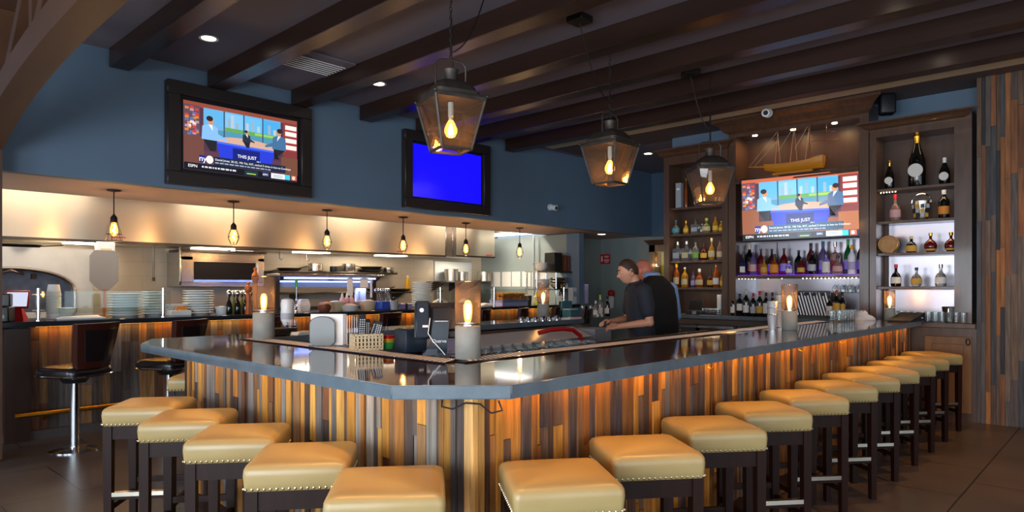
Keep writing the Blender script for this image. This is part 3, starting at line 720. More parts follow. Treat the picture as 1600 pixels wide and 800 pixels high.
def framed_tv(x0, x1, z0, z1, sx0, sx1, sz0, sz1, label, pic):
    cx, cz = (x0 + x1) / 2, (z0 + z1) / 2
    t = thing('television', label, 'television', (cx, YB - .001, cz))
    W, H = x1 - x0, z1 - z0; w, h = sx1 - sx0, sz1 - sz0
    b = B(); e = .13
    for p, d in (((0, -.045, H / 2 - e / 2), (W, .09, e)), ((0, -.045, -H / 2 + e / 2), (W, .09, e)), ((-W / 2 + e / 2, -.045, 0), (e, .09, H - 2 * e)), ((W / 2 - e / 2, -.045, 0), (e, .09, H - 2 * e))): b.box(p, d, bev=.006)
    obj('picture_frame', b, 'frame', t)
    b = B(); b.box((0, -.02, 0), (W - 2 * e + .01, .04, H - 2 * e + .01)); obj('bezel', b, 'black', t)
    if pic: o = obj('screen', tv_picture(w, h), 'screen', t, (0, -.042, 0))
    else:
        b = B(); b.face([(-w / 2, -.042, -h / 2), (w / 2, -.042, -h / 2), (w / 2, -.042, h / 2), (-w / 2, -.042, h / 2)]); o = obj('screen', b, emit('blank blue picture', (.004, .0, 1, 1), 1.1), t)
    o['label'] = 'lit studio picture' if pic else 'plain glowing blue screen'
    return t
framed_tv(2.505, 4.095, 2.482, 3.522, 2.65, 3.905, 2.645, 3.345, 'wall television in thick dark frame showing a sports studio', True)
framed_tv(5.45, 7.03, 2.50, 3.53, 5.6, 6.87, 2.64, 3.35, 'wall television in thick dark frame with plain blue screen', False)
t = thing('television', 'large frameless television showing a studio between the bottle shelves', 'television', (XF - .01, 3.155, 2.455), RZX + .05)
t.rotation_euler = (.07, 0, RZX + .05)
b = B(); b.box((0, .03, 0), (1.44, .06, .83), bev=.008); obj('housing', b, 'black', t)
o = obj('screen', tv_picture(1.405, .79, True), 'screen2', t, (0, -.0015, 0)); o['label'] = 'bright washed studio picture'
b = B(); b.box((0, .1, 0), (.4, .09, .3)); obj('wall_bracket', b, 'black', t)
b = B(); b.tube([(XF + .12, 3.46, 2.03), (XF + .13, 3.47, 1.9), (XF + .13, 3.45, 1.75), (XF + .14, 3.46, 1.62)], .005, 6); tag(obj('power_cord', b, 'rubber'), 'thin black television cord hanging behind the bottles', 'cord')
# ------------------------------------------------------------------ model ship
ys = on_x(1237, XF + .02)
t = thing('model_ship', 'varnished wooden model sailing ship above the television', 'model ship', (XF + .05, ys, 2.885), RZX)
b = B(); rings = []
for i in range(17):
    u = i / 16; x = -.36 + .74 * u
    w = .075 * math.sin(PI * min(1, .08 + u * .62)) ** .6 if u < .95 else .06
    top = .14 + .03 * (u - .45) ** 2 * 4 + .012 * (u > .85); keel = .035 + .05 * max(0, (.25 - u)) * 4
    rings.append([(x, w * a, keel + (top - keel) * c) for a, c in ((-1, 1), (-.95, .6), (-.6, .22), (0, 0), (.6, .22), (.95, .6), (1, 1))])
b.loft(rings); b.cyl((-.36, 0, .13), (-.58, 0, .155), .012, .005, 8); obj('hull', b, 'goldwood', t)
b = B(); b.box((.0, 0, .018), (.5, .06, .035), bev=.006); obj('cradle', b, 'goldwood', t)
for x, hh in ((-.19, .58), (.02, .62), (.21, .64)):
    b = B(); b.cyl((x, 0, .13), (x, 0, hh), .013, .006, 8); m_ = obj('mast', b, 'mast', t)
    if x > .1:
        b = B(); b.cyl((x + .02, 0, .5), (x + .3, 0, .46), .005, .004, 6); b.cyl((x + .02, 0, .38), (x + .34, 0, .36), .005, .004, 6); b.cyl((x + .2, 0, .36), (x + .2, 0, .56), .004, n=6); obj('spar', b, 'mast', m_)
b = B()
for p, q in (((-.19, 0, .57), (-.57, 0, .155)), ((-.19, 0, .45), (-.5, 0, .15)), ((.02, 0, .6), (-.19, 0, .3)), ((.21, 0, .62), (.02, 0, .3)), ((-.19, .0, .56), (-.25, .07, .15)), ((.02, 0, .6), (-.06, .07, .15)), ((.21, 0, .62), (.13, .07, .15)), ((-.19, .0, .56), (-.13, -.07, .15)), ((.02, 0, .6), (.08, -.07, .15))): b.tube([p, q], .0022, 5)
obj('rigging', b, 'beigeplastic', t)
# ------------------------------------------------------------------ bottles
GL = {'clear': mat('clear bottle glass', '#dfe6e6', .05, trans=.85, ior=1.45), 'amber': mat('amber spirit', '#a4501a', .08, trans=.35, ior=1.4), 'gold': mat('golden spirit', '#c8912a', .08, trans=.35, ior=1.4),
      'dark': mat('near black bottle glass', '#0c0d0c', .08, spec=.6), 'green': mat('green bottle glass', '#0f6a2c', .08, spec=.6, trans=.2), 'olive': mat('olive bottle glass', '#8c9a5a', .08, trans=.5), 'brown': mat('brown bottle glass', '#3a1c10', .08, spec=.6),
      'red': mat('dark red spirit', '#5a1014', .08, spec=.6), 'pink': mat('rose spirit', '#b08a80', .08, trans=.5), 'white': mat('milk white bottle', '#d8d8e4', .15), 'violet': mat('violet bottle', '#6a5a8a', .12, trans=.3), 'navyb': mat('dark blue bottle', '#1b2346', .1)}
LB = {k: mat('label ' + k, v, .6) for k, v in {'white': '#d8d4cc', 'cream': '#cdbb8e', 'gold': '#c79a3c', 'orange': '#d8862a', 'red': '#a83a30', 'silver': '#a9adb4', 'black': '#1c1a1c', 'lilac': '#a79cc6', 'pink': '#c99a98', 'green': '#7fae3a', 'yellow': '#dcb840', 'teal': '#4f9aa0'}.items()}
PROF = {
 'round': [(0, 0), (.92, 0), (1, .03), (1, .52), (.93, .60), (.6, .70), (.3, .77), (.27, .82), (.27, .95), (.3, .955), (.3, .985), (0, .985)],
 'wine': [(0, 0), (.95, 0), (1, .02), (1, .58), (.92, .64), (.6, .71), (.40, .77), (.37, .8), (.37, .97), (.4, .975), (.4, .995), (0, .995)],
 'squat': [(0, 0), (.85, 0), (.97, .06), (1, .25), (.95, .42), (.7, .56), (.36, .63), (.27, .68), (.26, .84), (.3, .85), (.3, .88), (0, .88)],
 'onion': [(0, 0), (.6, 0), (.85, .08), (1, .26), (.95, .42), (.65, .56), (.32, .64), (.22, .7), (.22, .86), (.27, .87), (.27, .9), (0, .9)],
 'champ': [(0, 0), (.9, 0), (1, .03), (1, .4), (.93, .5), (.68, .62), (.42, .74), (.34, .82), (.33, .9), (0, .9)],
 'square': [(0, 0), (.97, 0), (1, .02), (1, .58), (.95, .63), (.4, .68), (.34, .71), (.32, .86), (.37, .87), (.37, .9), (0, .9)],
 'tall': [(0, 0), (.9, 0), (1, .03), (1, .5), (.9, .6), (.55, .72), (.34, .82), (.3, .86), (.29, .97), (0, .97)]}
def bottle(x, y, z, r, h, shape, glass, label, lab, cap, group, cat='bottle', lz=(.14, .42), band=None):
    t = thing('bottle' if shape != 'champ' else 'champagne_bottle', label, cat, (x, y, z + .0005), RZX, group)
    sq = shape == 'square'
    pr = [(r * a, h * c) for a, c in PROF[shape]]
    b = B()
    if sq: b.lathe([(q * (1.3 if q > r * .5 else 1), c) for q, c in pr], 4, M4=Matrix.Rotation(PI / 4, 4, 'Z'), smooth=False)
    else: b.lathe(pr, 20)
    obj('glass_body', b, GL[glass], t)
    if lab:
        b = B(); z0, z1 = lz
        rr = max(q for q, c in pr) + .0012
        if lab == 'disc':
            b.cyl((0, -rr + .012, h * .29), (0, -rr - .002, h * .29), r * .86, n=24); obj('label', b, LB['white'], t)
        elif sq: b.box((0, -r * .93 - .001, h * (z0 + z1) / 2), (r * 1.6, .003, h * (z1 - z0))); obj('label', b, LB[lab], t)
        else:
            zs = [z0 + (z1 - z0) * k / 5 for k in range(6)]
            def rad(f):
                for (a, c), (a2, c2) in zip(PROF[shape], PROF[shape][1:]):
                    if c <= f <= c2 and c2 > c: return r * (a + (a2 - a) * (f - c) / (c2 - c))
                return r
            n = 14; rings = [[(-(rad(f) + .0014) * math.cos(PI * (.08 + .84 * k / n)), -(rad(f) + .0014) * math.sin(PI * (.08 + .84 * k / n)), h * f) for k in range(n + 1)] for f in zs]
            vr = [[b.bm.verts.new(p) for p in q] for q in rings]
            b._new([b.bm.faces.new((a[k], a[k + 1], c[k + 1], c[k])) for a, c in zip(vr, vr[1:]) for k in range(n)], True)
            obj('label', b, LB[lab], t)
    if cap:
        top = PROF[shape][-1][1]; nr = PROF[shape][-2][0] * r
        b = B()
        if shape == 'champ': b.lathe([(r * .36, h * .70), (r * .37, h * .88), (r * .42, h * .91), (r * .42, h * .93), (r * .36, h * .96), (r * .38, h * .985), (r * .2, h), (0, h)], 16)
        elif shape == 'wine': b.lathe([(nr * 1.02, h * .84), (nr * 1.02, h * .97), (nr * 1.08, h * .975), (nr * 1.08, h), (0, h)], 14)
        else: b.lathe([(nr * 1.05, h * (top - .06)), (nr * 1.15, h * top), (nr * 1.15, h), (0, h * 1.004)], 14)
        obj('cap', b, cap if cap in M else LB[cap], t)
    return t
def mm(px0, px1, d): return (px1 - px0) * d / FOC
def row(z, X, items, shelf, group, yoff=0):
    for i, it in enumerate(items):
        px, wpx, top, shape, glass, desc, lab, cap = it[:8]
        x = X + (it[8] if len(it) > 8 else 0); y = on_x(px, x); d = dep(x, y)
        h = hgt(top, x, y) - z; r = max(.018, wpx * d / FOC / 2)
        kw = it[9] if len(it) > 9 else {}
        bottle(x, y, z, r, h, shape, glass, '%s, %s from left, %s' % (desc, ORD[i], shelf), lab, cap, group, **kw)
XS = XF + .12
row(SH[1], XS, [(1056, 13, 344, 'onion', 'clear', 'round clear bottle with teal stopper', 'teal', 'teal'), (1072, 9, 345, 'squat', 'gold', 'small bottle with yellow label', 'yellow', 'gold'),
    (1087, 12, 343, 'square', 'clear', 'square clear bottle with silver label', 'silver', 'navy'), (1097, 6, 350, 'round', 'clear', 'slim clear bottle', 'white', 'white'), (1104, 14, 341, 'squat', 'olive', 'greenish squat bottle', 'cream', 'lime'),
    (1118, 9, 339, 'tall', 'gold', 'tall golden bottle with cork', 'yellow', 'orangewood'), (1127, 8, 346, 'round', 'gold', 'golden bottle with yellow label', 'yellow', 'gold')], 'upper shelf of narrow cabinet', 'bottles on the upper shelf of the narrow cabinet')
row(SH[2], XS, [(1059, 13, 378, 'square', 'clear', 'square clear bottle with grey label', 'silver', 'steel'), (1073, 13, 377, 'square', 'clear', 'square clear bottle with cream label', 'cream', 'steel'), (1087, 11, 377, 'round', 'clear', 'clear bottle with white and green label', 'green', 'frame'),
    (1100, 11, 380, 'squat', 'red', 'dark red bottle with yellow label', 'yellow', 'frame'), (1112, 11, 372, 'onion', 'gold', 'long necked golden bottle', 'cream', 'beigeplastic'), (1125, 10, 375, 'tall', 'pink', 'rosy bottle with cream label', 'cream', 'frame')], 'middle shelf of narrow cabinet', 'bottles on the middle shelf of the narrow cabinet')
row(SH[3], XS, [(1057, 10, 412, 'wine', 'amber', 'tall amber bottle with cream label', 'cream', 'yellow'), (1070, 11, 418, 'round', 'gold', 'golden bottle with cream label', 'cream', 'white'), (1083, 7, 424, 'round', 'violet', 'small violet bottle', 'lilac', 'frame'),
    (1093, 13, 420, 'squat', 'amber', 'wide amber bottle with cream label', 'cream', 'white'), (1110, 10, 422, 'squat', 'brown', 'squat brown bottle', 'gold', 'frame'), (1119, 10, 414, 'tall', 'amber', 'tall amber bottle with pale label', 'white', 'orangewood'), (1129, 8, 424, 'round', 'gold', 'pale gold bottle with yellow label', 'yellow', 'frame')], 'lowest shelf of narrow cabinet', 'bottles on the lowest shelf of the narrow cabinet')
t = thing('bottle_box', 'tall grey presentation box on the top shelf of the narrow cabinet', 'bottle box', (XS, on_x(1062, XS), SH[0]), RZX)
b = B(); b.box((0, 0, .18), (.085, .085, .36), bev=.002); obj('carton', b, 'greyplastic', t); b = B(); b.box((0, -.044, .27), (.05, .002, .03)); obj('label', b, 'paper', t)
row(SH[0], XS, [(1072, 5, 279, 'tall', 'amber', 'slim tall amber bottle', None, 'gold'), (1088, 7, 296, 'round', 'red', 'small dark red bottle', 'white', 'red'), (1122, 9, 292, 'round', 'brown', 'dark bottle with white label', 'white', 'frame')], 'top shelf of narrow cabinet', 'bottles on the top shelf of the narrow cabinet')
ZP = 1.607
row(ZP, XF + .06, [(1162, 10, 398, 'square', 'navyb', 'square bottle with slanted white label', 'white', 'frame'), (1177, 11, 391, 'round', 'violet', 'plum bottle with pale label', 'pink', 'pink'), (1194, 11, 401, 'squat', 'gold', 'gold bottle with gold label', 'gold', 'brownshade'), (1210, 14, 397, 'squat', 'amber', 'squat amber bottle with orange label', 'orange', 'frame', 0, {'lz': (.1, .5)}),
    (1233, 10, 408, 'round', 'clear', 'short clear bottle with white label', 'white', 'white'), (1252, 12, 404, 'round', 'red', 'short red bottle with gold label', 'gold', 'frame'), (1269, 12, 392, 'wine', 'dark', 'dark bottle with silver label', 'silver', 'frame'), (1291, 12, 396, 'round', 'clear', 'clear bottle with tall white label', 'white', 'frame', 0, {'lz': (.08, .6)}),
    (1309, 15, 399, 'squat', 'pink', 'squat rosy bottle', 'pink', 'frame'), (1331, 12, 383, 'wine', 'white', 'slender milky white bottle', 'lilac', 'yellow'), (1349, 10, 402, 'round', 'clear', 'clear bottle with orange label', 'orange', 'frame')], 'front of purple shelf', 'bottles in the front row of the purple shelf', 0)
row(ZP, XF + .24, [(1171, 13, 382, 'wine', 'dark', 'tall dark bottle with gold label', 'gold', 'cream'), (1189, 12, 389, 'round', 'red', 'red bottle with rosy label', 'red', 'frame'), (1206, 12, 389, 'round', 'brown', 'dark brown bottle with lilac label', 'lilac', 'frame'), (1225, 12, 388, 'round', 'red', 'wine red bottle with lilac label', 'lilac', 'frame'), (1248, 13, 391, 'round', 'dark', 'black bottle with dark label', 'black', 'frame'),
    (1267, 12, 380, 'wine', 'red', 'tall red bottle with pink label', 'pink', 'frame'), (1286, 12, 377, 'wine', 'violet', 'tall violet bottle with lilac label', 'lilac', 'teal'), (1305, 12, 378, 'square', 'pink', 'square rosy bottle', 'red', 'steel'), (1325, 11, 374, 'wine', 'green', 'tall bright green bottle', 'lilac', 'green'), (1345, 11, 375, 'round', 'brown', 'tall brown bottle with lilac label', 'lilac', 'pink')], 'rear of purple shelf', 'bottles in the rear row of the purple shelf')
row(ZB, XF + .03, [(1146, 9.5, 459, 'wine', 'dark', 'dark wine bottle with white label', 'white', 'frame'), (1156, 9.5, 459, 'wine', 'dark', 'dark wine bottle with large white label', 'white', 'frame', 0, {'lz': (.25, .55)}), (1166, 9.5, 453, 'wine', 'dark', 'tall dark wine bottle with cream neck', 'white', 'cream', -.01), (1177, 9.5, 458, 'wine', 'dark', 'dark wine bottle with red neck', 'silver', 'red'),
    (1187, 9.5, 455, 'wine', 'dark', 'dark wine bottle with gold label and red neck', 'gold', 'red', -.01), (1197, 9.5, 457, 'wine', 'dark', 'dark wine bottle with long white label', 'white', 'frame', 0, {'lz': (.14, .56)}), (1207, 9, 457, 'wine', 'brown', 'brown wine bottle with white label', 'white', 'frame')], 'back counter beyond tumblers', 'wine bottles on the back counter')
row(ZB, XF - .02, [(1296, 10, 462, 'wine', 'dark', 'dark wine bottle with white label', 'white', 'frame', 0, {'lz': (.14, .55)}), (1307, 11, 453, 'wine', 'dark', 'dark wine bottle with gold label and orange neck', 'gold', 'orangewood', 0, {'lz': (.14, .55)}), (1316, 9, 456, 'wine', 'dark', 'dark wine bottle with gold label', 'gold', 'frame', .05, {'lz': (.14, .55)})], 'beside tap rack', 'wine bottles by the tap rack')
G4 = 'bottles on the champagne shelf'
row(2.59, XF + .14, [(1390, 13, 251, 'champ', 'dark', 'small black champagne bottle with round white label', 'disc', 'gold'), (1433, 24, 207, 'champ', 'dark', 'huge black champagne bottle with round white label', 'disc', 'gold'), (1476, 15, 246, 'champ', 'dark', 'small champagne bottle with silver foil', 'disc', 'white')], 'champagne shelf', G4)
row(2.213, XF + .12, [(1399, 16, 304, 'squat', 'pink', 'rosy bottle with red neck', 'pink', 'red'), (1475, 15, 297, 'wine', 'dark', 'dark bottle with orange label', 'orange', 'silver')], 'ice bucket shelf', 'bottles on the ice bucket shelf')
row(1.843, XF + .1, [(1424, 16, 369, 'squat', 'dark', 'squat bottle with broad gold label', 'gold', 'beigeplastic', 0, {'lz': (.06, .42)}), (1454, 18, 364, 'onion', 'red', 'bulbous dark red bottle with gold band', 'gold', 'gold', 0, {'lz': (.06, .16)}), (1486, 18, 363, 'onion', 'red', 'bulbous dark bottle with gold band', 'gold', 'gold', 0, {'lz': (.06, .16)})], 'cask shelf', 'bottles on the cask shelf')
row(1.455, XF + .1, [(1400, 15, 413, 'squat', 'dark', 'dark bottle with red neck and white label', 'white', 'red'), (1432, 16, 418, 'onion', 'clear', 'round clear decanter with gold label', 'gold', 'frame'), (1470, 16, 413, 'squat', 'clear', 'wide clear bottle with white label', 'white', 'steel'), (1497, 9, 430, 'onion', 'brown', 'small round bottle', 'cream', 'frame')], 'lowest shelf of right cabinet', 'bottles on the lowest shelf of the right cabinet')
# ice bucket, cask
x = XF + .1; y = on_x(1440, x)
t = thing('ice_bucket', 'silver ice bucket with check pattern and hoop handle', 'ice bucket', (x, y, 2.2135), RZX)
b = B(); b.lathe([(0, 0), (.06, 0), (.066, .01), (.085, .16), (.09, .205), (.084, .205), (.078, .16), (.058, .014), (0, .014)], 24); obj('bucket', b, 'steel', t)
b = B()
for r_ in range(3):
    for k in range(4):
        b.mi = (r_ + k) % 3; a = -.9 + k * .6; rr = .074 + .0055 * r_ * 1.6
        b.box((rr * math.sin(a) * 1.02, -rr * math.cos(a) * 1.02, .045 + r_ * .05), (.038, .004, .045), rot=a)
obj('checks', b, [LB['gold'], 'navy', LB['silver']], t)
b = B(); b.tube([(.1 * math.cos(a * PI / 12), 0, .19 + .1 * math.sin(a * PI / 12)) for a in range(13)], .007, 8); obj('handle', b, 'chrome', t)
y = on_x(1389, x)
t = thing('wooden_cask', 'small round wooden cask end on the right cabinet shelf', 'cask', (x, y, 1.8435 + .1), RZX)
b = B(); b.lathe([(0, -.06), (.085, -.06), (.1, -.055), (.106, 0), (.1, .055), (.085, .055), (.082, .045), (0, .045)], 28, M4=Matrix.Rotation(PI / 2, 4, 'X')); obj('barrel', b, 'caskwood', t)
b = B(); b.tube([(.1 * math.cos(a * PI / 14), -.05, .1 * math.sin(a * PI / 14)) for a in range(28)], .006, 6, closed=True); obj('hoop', b, 'gold', t)
b = B(); b.box((0, 0, -.097), (.12, .08, .012)); obj('stand', b, 'walnut', t)
# ------------------------------------------------------------------ lanterns
def lantern(x, y, zb, s, rz, label, canopy, sw=1.0):
    """tapered four sided glass lantern: s = width at the top of the glass, zb = height of its bottom rail"""
    t = thing('pendant_lantern', label, 'pendant lantern', (x, y, zb), rz, 'iron lanterns over the bar')
    H = s * .92; a, c = s * .5, s * .3
    b = B()
    for sx, sy in ((-1, -1), (1, -1), (1, 1), (-1, 1)): b.bar((sx * c, sy * c, 0), (sx * a, sy * a, H), .014)
    for k, z, w in ((c, 0, .016), (a, H, .02)):
        for p, q in (((-k, -k), (k, -k)), ((k, -k), (k, k)), ((k, k), (-k, k)), ((-k, k), (-k, -k))): b.bar((*p, z), (*q, z), w, w)
    for sx, sy in ((-1, -1), (1, -1), (1, 1), (-1, 1)): b.ball((sx * (a + .008), sy * (a + .008), H + .02), .012, 8)
    obj('iron_frame', b, 'iron', t)
    for k in range(4):
        m = Matrix.Rotation(k * PI / 2, 4, 'Z'); b = B(); e = .004
        b.loft([[m @ Vector(p) for p in ((-c + e, -c + .002, .006), (c - e, -c + .002, .006), (c - e, -c + .005, .006), (-c + e, -c + .005, .006))], [m @ Vector(p) for p in ((-a + e, -a + .002, H - .008), (a - e, -a + .002, H - .008), (a - e, -a + .005, H - .008), (-a + e, -a + .005, H - .008))]], smooth=False)
        obj('glass_pane', b, 'lglass', t)
    b = B(); rings = []
    for f, z in ((1.0, 0), (.99, .016), (.90, .022), (.90, .046), (.84, .05), (.76, .078), (.62, .108), (.42, .13), (.22, .138)):
        q = a * f; rc = q * .28; pts = []
        for qx, qy, a0 in ((1, 1, 0), (-1, 1, 90), (-1, -1, 180), (1, -1, 270)):
            for k in range(4): an = math.radians(a0 + k * 30); pts.append((qx * (q - rc) + rc * math.cos(an), qy * (q - rc) + rc * math.sin(an), H + .008 + z * s / .36))
        rings.append(pts)
    b.loft(rings); obj('roof', b, 'iron', t)
    zr = H + .138 * s / .36
    b = B(); b.lathe([(0, zr - .01), (.05 * s / .36, zr - .01), (.047 * s / .36, zr + .02), (.047 * s / .36, zr + .06), (.055 * s / .36, zr + .085), (.05 * s / .36, zr + .088), (0, zr + .088)], 20); obj('chimney', b, 'iron', t)
    b = B(); hy = a * .62; zt = zr + .16
    b.tube([(-hy, 0, H + .06), (-hy, 0, zt - .04), (-hy + .03, 0, zt - .01), (0, 0, zt), (hy - .03, 0, zt - .01), (hy, 0, zt - .04), (hy, 0, H + .06)], .007, 6); obj('yoke', b, 'iron', t)
    b = B(); b.cyl((0, 0, H), (0, 0, H - .10), .02, n=12); b.cyl((0, 0, H - .10), (0, 0, H - .13), .016, n=12); so = obj('socket', b, 'white', t)
    zc = H - .19
    b = B(); b.lathe([(0, zc - .06), (.03, zc - .05), (.045, zc - .02), (.045, zc + .005), (.03, zc + .04), (.016, zc + .065)], 18); obj('bulb', b, 'amberglow', so)
    b = B()
    for k in range(5): an = k * 2 * PI / 5; b.tube([(.005 * math.cos(an), .005 * math.sin(an), zc + .04), (.020 * math.cos(an), .020 * math.sin(an), zc - .035), (.020 * math.cos(an + .6), .020 * math.sin(an + .6), zc - .03), (.006 * math.cos(an), .006 * math.sin(an), zc + .035)], .0035, 5)
    obj('filament', b, 'bulbhot', so)
    l = bpy.data.lights.new('lantern_lamp', 'POINT'); l.energy = 10 * sw; l.color = (1, .5, .16); l.shadow_soft_size = .03
    o = bpy.data.objects.new('lantern_lamp', l); COL.objects.link(o); o.parent = t; o.location = (0, 0, zc - .02)
    # chain up to its hook, cable over to the canopy plate
    top = CEIL - zb
    b = B(); n = int((top - zt) / .034)
    for k in range(n):
        z = zt + .012 + k * .034; ang = (k % 2) * PI / 2
        b.tube([(.009 * math.cos(q * PI / 4) * math.cos(ang), .009 * math.cos(q * PI / 4) * math.sin(ang), z + .022 * math.sin(q * PI / 4)) for q in range(8)], .003, 4, closed=True)
    obj('chain', b, 'ironblk', t)
    m = Matrix.Rotation(-rz, 4, 'Z'); cx, cy = canopy[0] - x, canopy[1] - y
    v = m @ Vector((cx, cy, 0))
    b = B(); b.box((v.x, v.y, top - .03), (.16, .16, .06), bev=.006); obj('canopy', b, 'ironblk', t)
    pts = []
    for k in range(9):
        u = k / 8; pts.append((v.x * (1 - u), v.y * (1 - u), top - .06 - .55 * u - .12 * math.sin(PI * u)))
    pts += [(.004, 0, zt + .3), (.006, 0, zt + .02), (.02, 0, zr + .08)]
    b = B(); b.tube(pts, .005, 6); obj('cable', b, 'ironblk', t)
    return t
lantern(3.13, 3.53, 2.41, .365, math.radians(-46.8 + 28), 'iron glass lantern hanging in front of the blue screen television', (3.42, 3.45))
lantern(4.97, 3.47, 2.372, .365, math.radians(-46.8 + 46), 'iron glass lantern hanging between the other two lanterns', (4.435, 3.40))
lantern(6.52, 3.29, 2.325, .37, math.radians(-46.8 + 3), 'iron glass lantern hanging before the narrow bottle cabinet', (6.35, 3.42))
# ------------------------------------------------------------------ caged pendants along the soffit
def pendant(x, y, drop, cage, label):
    t = thing('pendant_lamp', label, 'pendant lamp', (x, y, SOF), 0, 'caged bulb pendants along the soffit')
    b = B(); b.lathe([(0, 0), (.065, 0), (.065, -.012), (.012, -.022), (0, -.022)], 24); obj('canopy', b, 'ironblk', t)
    b = B(); b.cyl((0, 0, -.02), (0, 0, -drop), .006, n=8); b.ball((0, 0, -drop - .0), .013, 10); obj('rod', b, 'ironblk', t)
    b = B(); b.lathe([(0, -drop), (.02, -drop - .005), (.033, -drop - .03), (.033, -drop - .075), (0, -drop - .078)], 16); so = obj('socket', b, 'ironblk', t)
    z = -drop - .078
    b = B(); b.lathe([(.018, z), (.03, z - .035), (.038, z - .075), (.034, z - .11), (.018, z - .135), (0, z - .14)], 16); obj('bulb', b, 'amberglow', so)
    b = B(); b.tube([(0, 0, z - .02), (.012, 0, z - .05), (-.012, .004, z - .08), (.01, -.004, z - .1), (0, 0, z - .115)], .009, 6); obj('filament', b, 'bulbhot', so)
    b = B(); w = .07 if cage == 'bell' else .062
    for k in range(6):
        a = k * PI / 3; ca, sa = math.cos(a), math.sin(a)
        pr = [(.034, z + .01), (.05, z - .05), (w, z - .12), (w + .012, z - .19)] if cage == 'bell' else [(.034, z + .01), (w, z - .06), (w + .002, z - .10), (.035, z - .165), (.008, z - .18)]
        b.tube([(r * ca, r * sa, zz) for r, zz in pr], .0028, 5)
    for zz, r in (((z - .12, w), (z - .19, w + .012)) if cage == 'bell' else ((z - .08, w + .001),)): b.tube([(r * math.cos(k * PI / 10), r * math.sin(k * PI / 10), zz) for k in range(20)], .0028, 5, closed=True)
    obj('cage', b, 'ironblk', t)
    l = bpy.data.lights.new('pendant_glow', 'POINT'); l.energy = 9; l.color = (1, .55, .22); l.shadow_soft_size = .03
    o = bpy.data.objects.new('pendant_glow', l); COL.objects.link(o); o.parent = t; o.location = (0, 0, z - .2)
pl = [(178, 'bell', 'nearest the pizza oven'), (365, 'globe', 'above the broiler'), (511, 'globe', 'above the blue lit heat shelf'), (630, 'globe', 'under the blue screen television'), (728, 'globe', 'above the mesh lamp'), (812, 'globe', 'in front of the grey kitchen wall')]
for px, cg, nm in pl: pendant(on_y(px, 7.74), 7.74, .26, cg, 'caged amber bulb pendant %s' % nm)
# ------------------------------------------------------------------ concrete table lamps
def table_lamp(x, y, label, z=ZC, s=1., glow=1.):
    t = thing('table_lamp', label, 'table lamp', (x, y, z + (.0062 if x < 2.4 else .0006)), R.uniform(0, 1), 'concrete lamps with mesh shades')
    r = .068 * s; hb = .175 * s
    b = B(); b.lathe([(0, 0), (r - .003, 0), (r, .003), (r, hb - .004), (r - .004, hb), (r * .55, hb), (r * .5, hb - .01), (0, hb - .01)], 40); obj('concrete_base', b, 'concrete', t, ang=50)
    b = B(); b.lathe([(0, hb - .01), (r * .45, hb - .01), (r * .42, hb + .018), (r * .3, hb + .022), (0, hb + .022)], 20); obj('socket_cup', b, 'chrome', t)
    z0, hs = hb + .012, .225 * s
    b = B(); n, rows = 44, 30
    vr = [[b.bm.verts.new((r * 1.0 * math.cos(2 * PI * (k + .5 * (j % 2)) / n), r * math.sin(2 * PI * (k + .5 * (j % 2)) / n), z0 + hs * j / rows)) for k in range(n)] for j in range(rows + 1)]
    for j in range(rows):
        for k in range(n):
            a, c = vr[j], vr[j + 1]
            if j % 2 == 0: b._new([b.bm.faces.new((a[k], a[(k + 1) % n], c[k])), b.bm.faces.new((a[(k + 1) % n], c[(k + 1) % n], c[k]))], True)
            else: b._new([b.bm.faces.new((a[k], a[(k + 1) % n], c[(k + 1) % n])), b.bm.faces.new((a[k], c[(k + 1) % n], c[k]))], True)
    o = obj('mesh_shade', b, 'copper', t)
    md = o.modifiers.new('wire', 'WIREFRAME'); md.thickness = .0017; md.use_even_offset = False; md.use_replace = True
    b = B()
    for zz in (z0 + hs,): b.tube([(r * math.cos(k * PI / 20), r * math.sin(k * PI / 20), zz) for k in range(40)], .0022, 6, closed=True)
    obj('top_rim', b, 'steel', t)
    b = B(); b.tube([(r * math.cos(k * PI / 20), r * math.sin(k * PI / 20), z0) for k in range(40)], .0022, 6, closed=True)
    for k in range(3): a = k * 2 * PI / 3; b.bar((0, 0, z0 + .002), (r * math.cos(a), r * math.sin(a), z0 + .002), .004)
    obj('bottom_rim', b, 'steel', t)
    zc = hb + .02
    b = B(); b.lathe([(.014, zc), (.019, zc + .015), (.023, zc + .05), (.023, zc + .085), (.014, zc + .108), (0, zc + .112)], 20); bu = obj('bulb', b, 'amberglow', t)
    b = B()
    for k in range(4): a = k * PI / 2; b.tube([(.004 * math.cos(a), .004 * math.sin(a), zc + .015), (.012 * math.cos(a), .012 * math.sin(a), zc + .05), (.011 * math.cos(a), .011 * math.sin(a), zc + .09), (.003 * math.cos(a), .003 * math.sin(a), zc + .095)], .0045, 6)
    obj('filament', b, 'bulbhot', bu)
    l = bpy.data.lights.new('lamp_glow', 'POINT'); l.energy = 1.5 * glow; l.color = (1, .48, .14); l.shadow_soft_size = .02
    o = bpy.data.objects.new('lamp_glow', l); COL.objects.link(o); o.parent = t; o.location = (0, 0, zc + .125)
    return t
table_lamp(2.36, 2.53, 'concrete lamp with mesh shade in front of the till screen', s=.97)
table_lamp(2.25, 4.52, 'concrete lamp with mesh shade beside the creamer bottle', s=1.08)
table_lamp(5.9, 5.05, 'concrete lamp with mesh shade on the far arm of the bar')
table_lamp(5.86, 2.22, 'concrete lamp with mesh shade beside the steel tumblers', s=.95)
table_lamp(8.3, on_x(1390, 8.3), 'small concrete lamp behind the rows of tumblers', s=.8)
